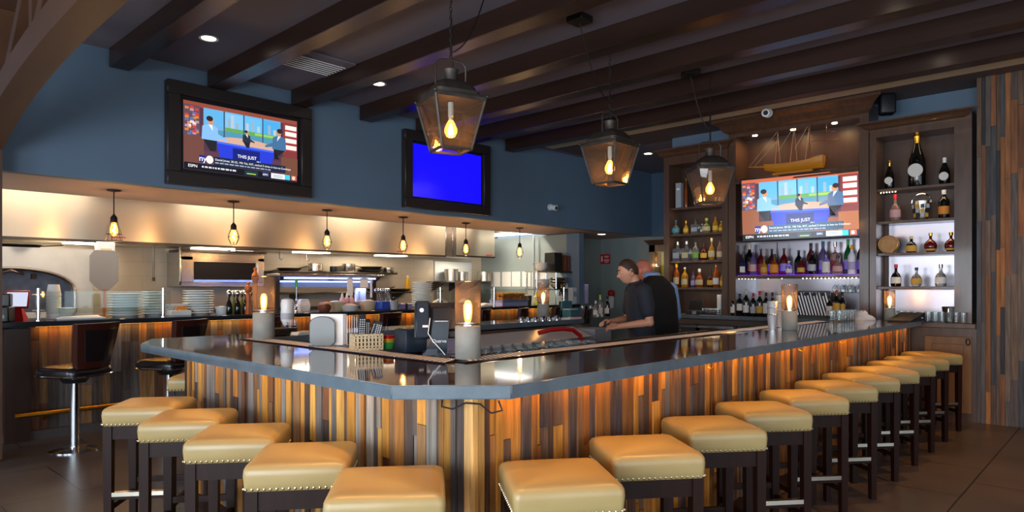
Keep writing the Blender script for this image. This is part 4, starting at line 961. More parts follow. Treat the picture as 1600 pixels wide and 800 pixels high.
# ------------------------------------------------------------------ things on the bar
# menu holder
def holder_at(name, label, cat, px, Y, rz=0.): return thing(name, label, cat, (on_y(px, Y), Y, ZC + .0135), rz)
FACE = ANG - PI / 2     # turned square to the room's near corner
t = thing('menu_holder', 'menu cards standing behind a smoked rounded acrylic front', 'menu holder', (2.26, 3.70, ZC + .0068), FACE)
b = B(); pts = []
w, h0 = .078, .185
for k in range(13): a = PI - k * PI / 12; pts.append((w * math.cos(a), h0 - .045 + .045 * math.sin(a)))
pts += [(w, .03), (w - .03, 0), (-w + .03, 0), (-w, .03)]
b.prism([(p[0], p[1]) for p in pts], .0, .004, M4=Matrix.Translation((-.02, -.05, 0)) @ Matrix.Rotation(PI / 2, 4, 'X')); o = obj('front_plate', b, 'greyplate', t); o['label'] = 'smoked translucent rounded plate'
b = B(); b.tube([(p[0] - .02, -.052, p[1]) for p in pts], .0025, 5, closed=True); obj('plate_rim', b, 'rubber', t)
b = B()
for k in range(4): b.box((.0 + .004 * k, -.02 + k * .014, .1), (.2, .003, .2 - .003 * k))
obj('cards', b, 'paper', t)
b = B()
for k in range(5): b.box((.115 + .013 * k, .02 + .008 * k, .094), (.003, .13, .186 - .004 * k), rot=.25)
obj('leaflets', b, 'white', t)
b = B(); b.box((.02, 0, .004), (.24, .12, .008)); obj('foot', b, 'black', t)
# perforated basket with remotes
bx, by = 2.29, 3.33
t = thing('basket', 'cream perforated plastic basket holding remotes', 'basket', (bx, by, ZC + .0068), FACE + .45)
b = B(); W, D, Hh = .17, .12, .095
def perf(b, p0, u, L, h, nx=8, nz=4):
    """a wall with real slots: bars between the holes"""
    u = Vector(u); n = Vector((u.y, -u.x, 0)); p0 = Vector(p0)
    def bar(a, c, za, zb): b.bar(p0 + u * ((a + c) / 2) + Vector((0, 0, za)), p0 + u * ((a + c) / 2) + Vector((0, 0, zb)), c - a, .004, up=n)
    st = L / nx
    for k in range(nx + 1): x = k * st; bar(max(0, x - st * .28), min(L, x + st * .28), 0, h)
    for j in range(nz + 1):
        z = h * j / nz; w = .006 if 0 < j < nz else .012
        b.bar(p0 + Vector((0, 0, min(max(z, w / 2), h - w / 2))), p0 + u * L + Vector((0, 0, min(max(z, w / 2), h - w / 2))), .004, w)
perf(b, (-W / 2, -D / 2, 0), (1, 0, 0), W, Hh); perf(b, (-W / 2, D / 2, 0), (1, 0, 0), W, Hh); perf(b, (-W / 2, -D / 2, 0), (0, 1, 0), D, Hh, 6); perf(b, (W / 2, -D / 2, 0), (0, 1, 0), D, Hh, 6)
b.box((0, 0, .003), (W, D, .006)); obj('basket_walls', b, 'beigeplastic', t)
for i, (dx, dy, tx, ty, hh, lab) in enumerate(((-.035, -.01, .02, .12, .2, 'black remote with many pale buttons leaning in the basket'), (.0, .02, .05, -.05, .17, 'slim black remote at the back of the basket'), (.04, -.005, .25, .0, .16, 'dark blue remote leaning to the side of the basket'), (.02, .035, .32, .05, .165, 'dark grey remote leaning behind the blue remote'))):
    r_ = thing('remote_control', lab, 'remote control', (bx, by, ZC + .0135), FACE + .45, 'remotes in the basket'); m = Matrix.Translation((dx, dy, .002)) @ Matrix.Rotation(tx, 4, 'Y') @ Matrix.Rotation(ty, 4, 'X')
    b = B(); b.box((0, 0, 0), (.042, .018, hh), bev=.004, M4=m @ Matrix.Translation((0, 0, hh / 2))); obj('body', b, ('black', 'rubber', 'navy', 'rubber')[i], r_)
    b = B()
    for k in range(8):
        for j in range(3): b.box((0, 0, 0), (.006, .003, .006), M4=m @ Matrix.Translation((-.012 + .012 * j, -.0095, hh * .4 + k * hh * .065)))
    obj('buttons', b, 'white', r_)
# stacked coloured cups
t0 = [('yellow', 'small green cup at the bottom of the coloured stack', 'green', 0), ('y', 'small yellow cup in the middle of the coloured stack', 'yellow', .02), ('r', 'small red cup on top of the coloured stack', 'red', .04)]
for _, lab, m, dz in t0:
    t = thing('sauce_cup', lab, 'cup', (2.44, 3.32, ZC + .001 + dz), 0, 'coloured stacked cups')
    b = B(); b.lathe([(0, 0), (.028, 0), (.036, .036), (.036, .04), (.033, .04), (.026, .006), (0, .006)], 20); obj('cup_wall', b, m, t)
    b = B(); b.tube([(.036 * math.cos(k * PI / 10), .036 * math.sin(k * PI / 10), .04) for k in range(20)], .002, 5, closed=True); obj('lip', b, m, t)
# dark box printer with white dome behind
t = thing('receipt_printer', 'dark blue boxy receipt printer beside the till', 'receipt printer', (2.43, 3.09, ZC + .001), FACE + .62)
b = B(); b.box((0, 0, .065), (.135, .15, .13), bev=.006, seg=2); obj('housing', b, 'navy', t)
b = B(); b.box((0, 0, .132), (.11, .12, .006), bev=.002); obj('lid', b, 'black', t)
b = B(); b.box((.03, -.0755, .1), (.03, .002, .01)); obj('badge', b, 'white', t)
b = B(); b.box((0, -.0755, .045), (.1, .002, .003)); obj('paper_slot', b, 'rubber', t)
t = thing('desk_speaker', 'white domed speaker behind the receipt printer', 'speaker', (2.62, 3.16, ZC + .001), FACE)
b = B(); b.lathe([(0, 0), (.06, 0), (.062, .01), (.062, .16), (.055, .185), (.04, .205), (.02, .215), (0, .217)], 28); obj('dome', b, 'white', t)
b = B(); b.box((0.02, -.052, .172), (.045, .03, .06), bev=.01); obj('grille', b, 'greyplastic', t)
# till screen seen from behind
t = thing('till_terminal', 'black touch screen till seen from behind with stand', 'till', (2.42, 2.81, ZC + .0068), FACE + .12)
b = B(); m = Matrix.Translation((.03, 0.0, .185)) @ Matrix.Rotation(-.3, 4, 'X')
b.box((0, 0, 0), (.35, .03, .2), bev=.008, seg=2, M4=m); b.box((0, 0, 0), (.2, .03, .13), bev=.008, M4=m @ Matrix.Translation((.02, -.025, 0))); obj('screen_case', b, 'black', t)
b = B(); b.box((0, 0, 0), (.075, .035, .21), bev=.008, M4=m @ Matrix.Translation((-.13, -.03, -.005))); rd = obj('card_reader', b, 'navy', t)
b = B(); b.box((0, 0, 0), (.03, .002, .012), M4=m @ Matrix.Translation((-.115, -.0485, -.045))); obj('badge', b, 'white', rd)
b = B(); b.lathe([(0, 0), (.012, 0), (.012, .001), (0, .001)], 16, M4=m @ Matrix.Translation((-.135, -.0485, .045)) @ Matrix.Rotation(PI / 2, 4, 'X')); obj('light', b, 'white', rd)
b = B(); b.loft([[(-.085, -.075, .0), (.03, -.075, .0), (.03, -.02, .0), (-.085, -.02, .0)], [(-.055, -.09, .08), (.035, -.09, .08), (.035, -.035, .08), (-.055, -.035, .08)], [(-.045, -.075, .19), (.045, -.075, .19), (.045, -.02, .19), (-.045, -.02, .19)]], smooth=False); st = obj('stand_arm', b, 'navy', t)
b = B(); b.box((.0, -.0765, .184), (.07, .003, .003)); obj('trim', b, 'white', st)
b = B(); b.prism([(-.1, -.08), (.09, -.08), (.09, .08), (-.1, .08)], 0, .012); b.loft([[(-.10, -.085, 0), (-.02, -.085, 0), (-.02, -.02, 0), (-.10, -.02, 0)], [(-.03, -.075, .1), (-.02, -.075, .1), (-.02, -.03, .1), (-.03, -.03, .1)]], smooth=False); obj('foot', b, 'navy', t)
b = B(); b.text('Qserve', .026, Matrix.Translation((-.05, -.0915, .07)) @ Matrix.Rotation(PI / 2, 4, 'X'), .0006); obj('lettering', b, 'white', t)
b = B(); b.tube([(-.06, -.06, .2), (-.065, -.085, .16), (-.07, -.1, .12), (-.045, -.105, .08), (.0, -.105, .03), (.02, -.11, .005)], .0026, 6); o = obj('cable', b, 'white', t)
# creamer bottle over a glass of straws, black tray
t = thing('straw_glass', 'short glass full of pink and white straws', 'glass of straws', (on_y(457, 4.86), 4.86, ZC + .001))
b = B(); b.lathe([(0, 0), (.034, 0), (.042, .095), (.040, .095), (.032, .005), (0, .005)], 20); obj('tumbler', b, 'glass', t)
b = B()
for k in range(16): a = k * 2.4; r_ = .006 + .018 * (k % 3) / 2; b.cyl((r_ * math.cos(a), r_ * math.sin(a), .006), (1.3 * r_ * math.cos(a), 1.3 * r_ * math.sin(a), .115), .004, n=6); b.mi = k % 2
obj('straws', b, [LB['pink'], 'paper'], t)
t = thing('squeeze_bottle', 'white upturned sauce bottle standing on its blue cap', 'squeeze bottle', (on_y(449, 5.08), 5.08, ZC + .001))
b = B(); b.lathe([(.02, .05), (.03, .06), (.05, .1), (.052, .24), (.045, .27), (.02, .28), (0, .28)], 24); obj('bottle_body', b, 'white', t)
b = B(); b.lathe([(0, 0), (.024, 0), (.024, .045), (.018, .055), (0, .055)], 18); obj('cap', b, 'blueplastic', t)
b = B(); b.lathe([(.0528, .11), (.0532, .15), (.0528, .16)], 24); obj('label', b, LB['silver'], t)
t = thing('serving_tray', 'stack of black serving trays beside the straw glass', 'tray', (on_y(432, 4.88), 4.88, ZC + .001))
b = B()
for k in range(4): b.box((0, 0, .008 + k * .013), (.26 - .006 * k, .2, .011), bev=.003)
obj('tray_boards', b, 'rubber', t)
b = B(); b.box((.12, 0, .065), (.03, .12, .01), bev=.003); obj('handle', b, 'black', t)
t = thing('napkin_stack', 'flat stack of white napkins on the bar behind the rail', 'napkins', (on_y(470, 4.78), 4.78, ZC + .001), .2)
b = B()
for k in range(5): b.box((.002 * k, 0, .003 + k * .005), (.17, .12, .0045), rot=.03 * k)
obj('sheets', b, 'paper', t)
# steel tumblers
def shaker(x, y, z, r, h, lab):
    t = thing('cocktail_tumbler', lab, 'steel tumbler', (x, y, z), 0, 'stacked steel cocktail tumblers')
    b = B(); b.lathe([(0, 0), (r * .72, 0), (r * .74, .006), (r, h - .004), (r + .002, h), (r - .002, h), (r * .7, .01), (0, .01)], 28); obj('tin', b, 'tin', t)
    b = B(); b.tube([((r + .001) * math.cos(k * PI / 12), (r + .001) * math.sin(k * PI / 12), h) for k in range(24)], .002, 5, closed=True); obj('rolled_rim', b, 'chrome', t)
zt_ = ZC + .0008
Y0 = 2.36
for i, (px, dz, lab) in enumerate(((1207, 0, 'steel tumbler at the bottom of the front stack'), (1207, .06, 'steel tumbler second from the bottom of the front stack'), (1207, .12, 'steel tumbler on top of the front stack'))):
    x = on_y(px, Y0); shaker(x, Y0, zt_ + dz, .045, .13, lab)
for i, (dz, lab) in enumerate(((0, 'steel tumbler at the bottom of the taller rear stack'), (.075, 'steel tumbler second in the taller rear stack'), (.15, 'steel tumbler on top of the taller rear stack'))):
    x = on_y(1219, 2.44); shaker(x, 2.44, zt_ + dz, .044, .15, lab)
# tap rack: slanted tubes in a steel frame with black knobs
t = thing('tap_rack', 'steel rack of slanted tubes with black knobs on the back counter', 'tap rack', (XF - .02, on_x(1267, XF - .02), ZB + .0005), RZX)
b = B(); b.box((0, .03, .17), (.44, .03, .34), bev=.004); b.box((0, 0, .012), (.46, .1, .024)); obj('housing', b, 'darksteel', t)
for k in range(12):
    x = -.2 + k * .036
    b = B(); b.tube([(x - .03, -.0, .32), (x + .055, -.02, .04)], .010, 8); obj('tube', b, 'tin', t)
for k in range(4):
    b = B(); b.cyl((-.15 + k * .1, -.0, .3), (-.15 + k * .1, -.045, .3), .02, .022, 14); obj('knob', b, 'black', t)
t = thing('bar_towel', 'crumpled white towel on the bar beside the tumblers', 'towel', (8.12, on_x(1345, 8.12), ZC + .001), RZX)
b = B(); rings = []
for j in range(9):
    v = j / 8
    rings.append([(.14 * (1 - v * .75) * math.cos(a) * (1 + .14 * math.sin(3 * a + j)), .09 * (1 - v * .7) * math.sin(a) * (1 + .16 * math.cos(4 * a + j * 1.7)), .10 * v ** .8 + .012 * math.sin(5 * a + j) * (0 < j)) for a in [k * PI / 14 for k in range(28)]])
b.loft(rings); obj('folds', b, 'cloth', t)
# rows of glasses on the bar end, hanging glasses, ice bucket
def tumbler_glass(x, y, z, label, group, r=.036, h=.115):
    t = thing('rocks_glass', label, 'glass', (x, y, z), 0, group)
    b = B(); b.lathe([(0, 0), (r * .85, 0), (r, .01), (r * 1.05, h), (r * .97, h), (r * .9, .016), (0, .014)], 16); obj('glass_wall', b, 'glass', t)
    b = B(); b.tube([(r * 1.01 * math.cos(k * PI / 8), r * 1.01 * math.sin(k * PI / 8), h) for k in range(16)], .0016, 4, closed=True); obj('lip', b, 'glass', t)
n = 0
for j in range(2):
    for k in range(11):
        x = 8.56 + j * .09; y = 2.06 - k * .066 + 0.0
        if y < 1.36: continue
        tumbler_glass(x, y, ZB + .0005 if y > 1.96 else 1.058, 'clear rocks glass in the %s row by the wall shelves, %s from the towel' % (('front', 'back')[j], ORD[k]), 'rocks glasses in rows by the wall shelves')
for j in range(2):
    for k in range(7):
        tumbler_glass(7.55 + k * .085, 2.34 + .08 * j, ZC + .0006, 'clear rocks glass on the bar end, %s row, %s from the tumblers' % (('front', 'back')[j], ORD[k]), 'rocks glasses on the bar end')
def wine_glass(x, y, z, label, group, inv=False, s=1.):
    t = thing('wine_glass', label, 'wine glass', (x, y, z), 0, group)
    pr = [(0, 0), (.034, .001), (.034, .004), (.006, .01), (.0045, .07), (.008, .085), (.032, .115), (.038, .13), (.033, .19), (.031, .19), (.036, .15), (.030, .117), (.004, .09), (0, .088)]
    b = B(); b.lathe([(r * s, (-q if inv else q) * s) for r, q in pr], 16); obj('bowl', b, 'glass', t)
    b = B(); b.lathe([(.034 * s, (-.002 if inv else .002) * s), (.0352 * s, (-.0025 if inv else .0025) * s), (.034 * s, (-.004 if inv else .004) * s)], 16); obj('foot_rim', b, 'glass', t)
for j in range(2):
    for k in range(4):
        wine_glass(XF + .1 + j * .1, 2.74 - k * .085, 1.567, 'wine glass hanging under the purple shelf, %s row, %s from the tap rack' % (('front', 'back')[j], ORD[k]), 'wine glasses hanging under the purple shelf', True)
t = thing('ice_bucket', 'dark steel wine bucket on the ledge beside the rocks glasses', 'ice bucket', (8.66, on_x(1485, 8.66), 1.0582))
b = B(); b.lathe([(0, 0), (.062, 0), (.08, .17), (.086, .175), (.078, .175), (.06, .01), (0, .01)], 24); obj('bucket', b, 'darksteel', t)
b = B(); b.tube([(-.08, 0, .14), (-.1, 0, .15), (-.1, 0, .12), (-.078, 0, .11)], .006, 6); b.tube([(.08, 0, .14), (.1, 0, .15), (.1, 0, .12), (.078, 0, .11)], .006, 6); obj('handles', b, 'chrome', t)
# till and water pitcher by the back counter left end
t = thing('card_terminal', 'dark card terminal with screen on the back counter', 'card terminal', (8.62, on_x(1086, 8.62), ZB + .0005), RZX)
b = B(); b.box((0, 0, .03), (.2, .16, .06), bev=.006); b.box((0, 0, 0), (.2, .02, .16), bev=.005, M4=Matrix.Translation((0, .02, .13)) @ Matrix.Rotation(-.4, 4, 'X')); obj('housing', b, 'black', t)
b = B(); b.box((.03, -.082, .03), (.06, .004, .04)); obj('badge', b, 'greyplastic', t)
t = thing('glass_rack', 'low rack of upside down glasses on the back counter', 'glass rack', (8.66, on_x(1112, 8.66), ZB + .0005), RZX)
b = B(); b.box((0, 0, .006), (.3, .16, .012))
for z in (.04, .07):
    for y in (-.075, .075): b.bar((-.145, y, z), (.145, y, z), .005)
    for x in (-.145, .145): b.bar((x, -.075, z), (x, .075, z), .005)
for x in (-.145, 0, .145):
    for y in (-.075, .075): b.bar((x, y, 0), (x, y, .075), .005)
obj('wire_rack', b, 'chrome', t)
i = 0
for k in range(5):
    for j in range(2):
        p = Matrix.Rotation(RZX, 4, 'Z') @ Vector((-.115 + k * .057, -.035 + j * .07, 0))
        tumbler_glass(8.66 + p.x, t.location.y + p.y, ZB + .0135, 'small glass in the back counter rack, %s row, %s from the cabinet end' % (('front', 'back')[j], ORD[k]), 'glasses in the back counter rack', .024, .075); i += 1
t = thing('napkin_holder', 'white paper towel holder in the narrow cabinet corner', 'paper holder', (8.72, on_x(1126, 8.72), ZB + .0005), RZX)
b = B(); b.box((0, 0, .14), (.06, .1, .28), bev=.004); obj('case', b, 'white', t); b = B(); b.box((0, -.051, .05), (.04, .003, .05)); obj('slot', b, 'greyplastic', t)
# ------------------------------------------------------------------ inside the bar
t = thing('sink_cover', 'sloping white plastic ice well cover under the far arm', 'ice well cover', (0, 0, 0))
b = B(); b.loft([[(3.7, 4.34, .87), (5.9, 4.34, .92), (5.9, 4.36, .92), (3.7, 4.36, .87)], [(3.7, 4.62, .98), (5.9, 4.62, 1.01), (5.9, 4.64, 1.01), (3.7, 4.64, .98)]], smooth=False); obj('cover_panel', b, 'white', t)
b = B(); b.box((4.8, 4.35, .45), (2.2, .04, .88)); obj('well_front', b, 'greyplastic', t)
b = B(); b.box((6.1, 4.5, .5), (.3, .3, .98)); obj('side_panel', b, 'greyplastic', t)
b = B(); b.tube([(4.95, 4.3, 1.0), (5.05, 4.24, 1.03), (5.2, 4.2, 1.035), (5.34, 4.18, 1.02), (5.42, 4.15, .96), (5.45, 4.13, .86), (5.46, 4.12, .74)], .022, 10); tag(obj('hose', b, 'red'), 'thick red hose curving down into the ice well', 'hose')
t = thing('speed_rail', 'steel shelf behind the right side of the bar inside', 'speed rail', (0, 0, 0))
b = B(); b.box((4.2, 2.75, .95), (3.2, .4, .04)); b.box((4.2, 2.94, .99), (3.2, .02, .12)); obj('shelf', b, 'steel', t)
b = B()
for x in (2.75, 4.2, 5.7): b.box((x, 2.75, .465), (.05, .3, .93))
obj('legs', b, 'steel', t)
k = 0
for j in range(3):
    for i in range(9):
        tumbler_glass(2.78 + i * .095, 2.63 + j * .1, .9706, 'upturned bar glass behind the lamp, %s row, %s from the lamp' % (('front', 'middle', 'back')[j], ORD[i]), 'glasses on the inner steel shelf', .038, .13)
# far arm clutter
cx = on_y(944, 4.95)
for i, (px, gl, h, cap, lab) in enumerate(((938, 'clear', .27, 'lime', 'clear bottle with lime green pourer on the far arm'), (949, 'dark', .25, 'frame', 'dark bottle behind the lime green pourer'), (931, 'clear', .2, 'white', 'short clear bottle beside the lime green pourer'))):
    Y = 4.9; bottle(on_y(px, Y), Y, ZC, .032, h, 'wine', gl, lab, 'white', cap, 'bottles on the far arm of the bar')
# ------------------------------------------------------------------ kitchen counter
YK = 7.5
KX0, KX1 = -.6, 9.82
t = thing('kitchen_counter', 'long black stone kitchen pass counter on a plank clad base', 'kitchen counter', (0, 0, 0))
b = B(); b.box(((KX0 + KX1) / 2, YK + .42, ZK - .025), (KX1 - KX0, .84, .05), bev=.005); obj('countertop', b, 'kstone', t)
b = B(); b.box(((1.36 + KX1) / 2, YK + .50, (ZK - .05) / 2), (KX1 - 1.36, .5, ZK - .05)); b.box((.4, YK + .5, (ZK - .05) / 2), (1.9, .3, ZK - .05)); obj('core', b, 'darkwood', t)
b = B(); plank_sheet(b, 1.5, KX1, .08, ZK - .052, lambda u, d, z: (u, YK + .255 - d, z), PALK, .06, .11, .5, 1.1, .006, .016); obj('front_planks', b, 'plank', t)
b = B(); b.box((1.40, YK + .2, .53), (.2, .12, 1.06)); obj('end_panel', b, 'darkwood', t)
b = B(); b.box(((1.3 + KX1) / 2, YK + .21, .04), (KX1 - 1.3, .07, .08)); obj('baseboard', b, 'floor', t)
b = B(); b.box((5.4, YK + .2, ZK - .056), (7.7, .012, .008)); tag(obj('led_strip', b, 'led'), 'amber light strip under the kitchen counter edge', 'light strip')
strip_light('led_glow_kitchen', (5.4, YK + .2, ZK - .064), 7.7, .03, 12, (1, .46, .07), (0, 0, 0))
t = thing('foot_rail', 'brass foot rail along the kitchen counter base', 'foot rail', (0, 0, 0))
b = B(); b.tube([(1.35, YK - .02, .27), (9.2, YK - .02, .27)], .022, 10); obj('rail', b, 'gold', t)
for x in (1.6, 3.4, 5.2, 7.0, 8.8):
    b = B(); b.tube([(x, YK - .02, .27), (x, YK + .1, .2), (x, YK + .24, .2)], .014, 8); obj('bracket', b, 'gold', t)
# high chairs
def high_chair():
    t = thing('counter_chair', '', 'counter chair', (0, 0, 0), 0, 'dark vinyl swivel chairs at the kitchen counter')
    b = B(); b.lathe([(0, 0), (.2, 0), (.2, .008), (.12, .022), (.05, .03), (0, .03)], 32); obj('base_disc', b, 'chrome', t)
    b = B(); b.cyl((0, 0, .025), (0, 0, .62), .038, n=20); obj('pole', b, 'chrome', t)
    b = B(); b.cyl((0, 0, .6), (0, 0, .655), .09, .13, 20); obj('seat_plate', b, 'black', t)
    b = B(); rings = []
    for s, z in ((.9, .655), (1, .665), (1.02, .7), (1, .73), (.92, .75), (.6, .76), (.1, .762)):
        pts = []
        for qx, qy, a0 in ((1, 1, 0), (-1, 1, 90), (-1, -1, 180), (1, -1, 270)):
            for k in range(5): a = math.radians(a0 + k * 22.5); pts.append((qx * (.22 * s - .07 * s) + .07 * s * math.cos(a), qy * (.22 * s - .07 * s) + .07 * s * math.sin(a), z))
        rings.append(pts)
    b.loft(rings); se = obj('seat', b, 'vinylb', t)
    b = B(); b.tube([(.222 * math.cos(a) * min(1.3, 1 / max(abs(math.cos(a)), abs(math.sin(a)))), .222 * math.sin(a) * min(1.3, 1 / max(abs(math.cos(a)), abs(math.sin(a)))), .672) for a in [k * PI / 16 for k in range(32)]], .007, 6, closed=True); obj('piping', b, 'chrome', se)
    b = B(); n = 9
    def shell(y0, off, ins):
        rg = []
        for z, w in ((.74 + ins, .165), (.85, .185), (1.0, .205), (1.135 - ins, .222)):
            lean = -(z - .74) * .16; w -= ins
            f = [(-w + 2 * w * k / n, y0 + lean + .045 * (1 - ((2 * k / n - 1) ** 2)) * -1 - off, z) for k in range(n + 1)]
            bk = [(x, y + off * 2 + .028, zz) for x, y, zz in f]
            rg.append(f + bk[::-1])
        return rg
    b.loft(shell(-.2, .012, 0)); ba = obj('backrest', b, 'vinyl', t)
    b = B(); rg = []
    for z, w in ((.80, .125), (.95, .145), (1.075, .165)):
        lean = -(z - .74) * .16
        f = [(-w + 2 * w * k / n, -.222 + lean - .043 * (1 - ((2 * k / n - 1) * .72) ** 2), z) for k in range(n + 1)]
        rg.append(f + [(x, y + .012, zz) for x, y, zz in f][::-1])
    b.loft(rg); p = obj('back_pad', b, 'vinylb', ba); p['label'] = 'black raised pad'
    for sx in (-1, 1):
        b = B(); b.bar((sx * .13, -.14, .69), (sx * .15, -.2, .8), .03, .03); obj('back_bracket', b, 'black', t)
    return t
hc = None
for i in range(10):
    x = 1.69 + i * .80
    lab = 'dark vinyl swivel counter chair, %s along the kitchen counter from the oven end' % ORD[i]
    if hc is None: hc = high_chair(); hc.location = (x, 6.95, 0); hc['label'] = lab; hc.rotation_euler = (0, 0, .5)
    else: dup(hc, (x, 6.95, 0), R.uniform(.35, .6), lab)
# ------------------------------------------------------------------ hoods
t = thing('exhaust_hood', 'long brushed steel exhaust hood over the cook line', 'exhaust hood', (0, 0, 0))
def panel(b, x0, x1, y, z0, z1, d, nx=26):
    rings = []
    for k in range(nx + 1):
        x = x0 + (x1 - x0) * k / nx; w = .012 * math.sin(k * 1.7) + .008 * math.sin(k * .6 + 1)
        rings.append([(x, y + w * .5, z0), (x, y + w, (z0 + z1) / 2), (x, y + w * .3, z1), (x, y + d, z1), (x, y + d, z0)])
    b.loft(rings, smooth=True)
b = B(); panel(b, .3, 8.02, 9.2, 2.0, 2.9, .9); obj('front_panel', b, 'hood', t, ang=25)
b = B(); b.box((4.16, 9.2, 2.0), (7.74, .04, .03)); obj('drip_lip', b, 'darksteel', t)
for k in range(5):
    b = B(); b.box((.95 + k * 1.55, 9.65, 1.992), (.5, .3, .012)); obj('lamp_lens', b, 'white led', t)
b = B(); b.box((3.0 - .3, 9.185, 2.06), (.16, .004, .012)); b.box((7.0, 9.185, 2.05), (.14, .004, .016)); obj('badge', b, 'red', t)
t = thing('exhaust_hood', 'shorter steel exhaust hood beside the tall steel corner column', 'exhaust hood', (0, 0, 0))
b = B(); panel(b, 8.32, 9.34, 9.26, 2.02, 2.9, .8, 6); obj('front_panel', b, 'hood', t, ang=25)
b = B(); b.box((8.83, 9.26, 2.02), (1.04, .04, .03)); obj('drip_lip', b, 'darksteel', t)
b = B(); b.box((9.2, 9.24, 2.06), (.16, .006, .02)); obj('badge', b, 'red', t)
t = thing('steel_column', 'tall folded steel corner column between the two hoods', 'steel column', (0, 0, 0))
b = B(); b.box((8.11, 9.3, 2.45), (.16, .22, .9), bev=.01); b.box((8.25, 9.26, 2.45), (.1, .12, .9), bev=.01); obj('sheet', b, 'steel', t)
# ------------------------------------------------------------------ pizza oven
t = thing('pizza_oven', 'pale pizza oven with a wide arched steel rimmed mouth', 'pizza oven', (0, 0, 0))
ox0, ox1, oy, oz = .55, 2.43, 9.2, 1.9
ac, ar, az = 1.62, .62, 1.36
def arch(r, h, n=20): return [(ac + r * math.cos(PI - k * PI / n), az + h * math.sin(PI - k * PI / n) ** .8) for k in range(n + 1)]
A = arch(ar, .30)
b = B()
for (xa, za), (xb, zb) in zip(A, A[1:]): b.loft([[(xa, oy, za), (xb, oy, zb), (xb, oy, oz), (xa, oy, oz)], [(xa, oy + .12, za), (xb, oy + .12, zb), (xb, oy + .12, oz), (xa, oy + .12, oz)]], smooth=False)
b.box(((ox0 + ac - ar) / 2, oy + .06, oz / 2), (ac - ar - ox0, .12, oz)); b.box(((ox1 + ac + ar) / 2, oy + .06, oz / 2), (ox1 - ac - ar, .12, oz)); b.box((ac, oy + .06, .58), (2 * ar, .12, 1.16))
b.box(((ox0 + ox1) / 2, oy + .5, oz - .03), (ox1 - ox0, .76, .06)); b.box((ox1 - .03, oy + .5, oz / 2), (.06, .76, oz)); obj('oven_face', b, 'ovenface', t)
b = B(); b.box((ac, oy + .55, 1.4), (1.5, .04, .9)); b.box((ac, oy + .35, 1.1), (1.3, .5, .06)); obj('firing_chamber', b, 'firebrick', t)
b = B(); b.tube([(x, oy - .005, z) for x, z in [(ac - ar, 1.16)] + A + [(ac + ar, 1.16)]], .022, 8); obj('arch_rim', b, 'steel', t)
b = B(); b.tube([(ac - .12, oy + .02, 1.60), (ac, oy - .03, 1.63), (ac + .12, oy + .02, 1.60)], .016, 8); obj('damper_handle', b, 'copper', t)
for x in (ac - .22, ac + .22):
    b = B(); b.box((x, oy + .02, 1.57), (.05, .05, .06)); obj('hinge', b, 'ironblk', t)
b = B(); b.cyl((1.0, 9.6, oz), (1.0, 9.6, 1.985), .1, n=20); obj('flue', b, 'darksteel', t)
t = thing('pizza_pan', 'flat black pan lying on top of the pizza oven', 'pan', (1.72, 9.42, oz + .001)); b = B(); b.lathe([(0, 0), (.2, 0), (.25, .03), (.245, .034), (.19, .006), (0, .006)], 28); obj('dish', b, 'pan', t); b = B(); b.bar((.24, 0, .025), (.45, 0, .045), .03, .012); obj('handle', b, 'pan', t)
t = thing('pizza_peel', 'grey metal pizza peel standing upright beside the oven', 'pizza peel', (2.52, 9.1, 0))
b = B(); w = .155; pts = [(-w, 1.52), (-w, 1.82), (-w + .05, 1.89), (w - .05, 1.89), (w, 1.82), (w, 1.52), (w - .07, 1.44), (.03, 1.40), (-.03, 1.40), (-w + .07, 1.44)]
b.prism(pts, -.003, .003, M4=Matrix.Rotation(PI / 2, 4, 'X')); obj('blade', b, 'peel', t)
b = B(); b.cyl((0, 0, .05), (0, 0, 1.42), .016, n=10); obj('shaft', b, 'orangewood', t)
b = B(); b.cyl((0, 0, .0), (0, 0, .08), .019, n=10); obj('grip', b, 'black', t)
t = thing('switch_box', 'white control box above the pizza peel', 'control box', (2.55, 9.185, 1.93), 0); b = B(); b.box((0, 0, 0), (.2, .09, .13), bev=.008); obj('box_body', b, 'white', t); b = B(); b.box((0, -.046, -.03), (.12, .004, .03)); obj('slot', b, 'beigeplastic', t)
# ------------------------------------------------------------------ broiler
t = thing('broiler', 'steel salamander broiler with open slot on the tiled wall', 'broiler', (4.22, 9.85, 1.455))
W = 1.2
b = B(); b.box((0, .1, .24), (W, .5, .48)); b.box((0, -.16, .42), (W, .04, .1), bev=.005); b.box((0, -.16, .03), (W, .04, .06), bev=.005); b.box((-W / 2 + .08, -.16, .24), (.16, .04, .36), bev=.005); b.box((W / 2 - .05, -.16, .24), (.1, .04, .36), bev=.005); obj('steel_case', b, 'steel', t)
b = B(); b.box((.03, -.151, .22), (W - .3, .004, .26)); obj('opening', b, 'pan', t)
b = B(); b.bar((-W / 2 + .16, -.2, .08), (W / 2 - .1, -.2, .08), .03, .03); obj('grill_rail', b, 'chrome', t)
b = B(); b.box((0, 0, .5), (W + .04, .44, .03)); obj('top_shelf', b, 'darksteel', t)
for x in (-.38, .3):
    b = B(); b.box((x, -.06, .519), (.3, .26, .014)); obj('top_tray', b, 'chrome', t)
for i, (px, z0, z1) in enumerate(((240, 1.55, 2.0), (281, 1.5, 2.0))):
    b = B(); x = on_y(px, 9.5); b.cyl((x, 9.5, z0), (x, 9.5, z1), .012, n=8); b.box((x, 9.5, z0), (.03, .03, .05)); tag(obj('hanging_rod', b, ('darksteel', 'chrome')[i]), ('thin dark rod hanging from the hood left of the broiler', 'bright steel rod hanging from the hood at the broiler edge')[i], 'rod')
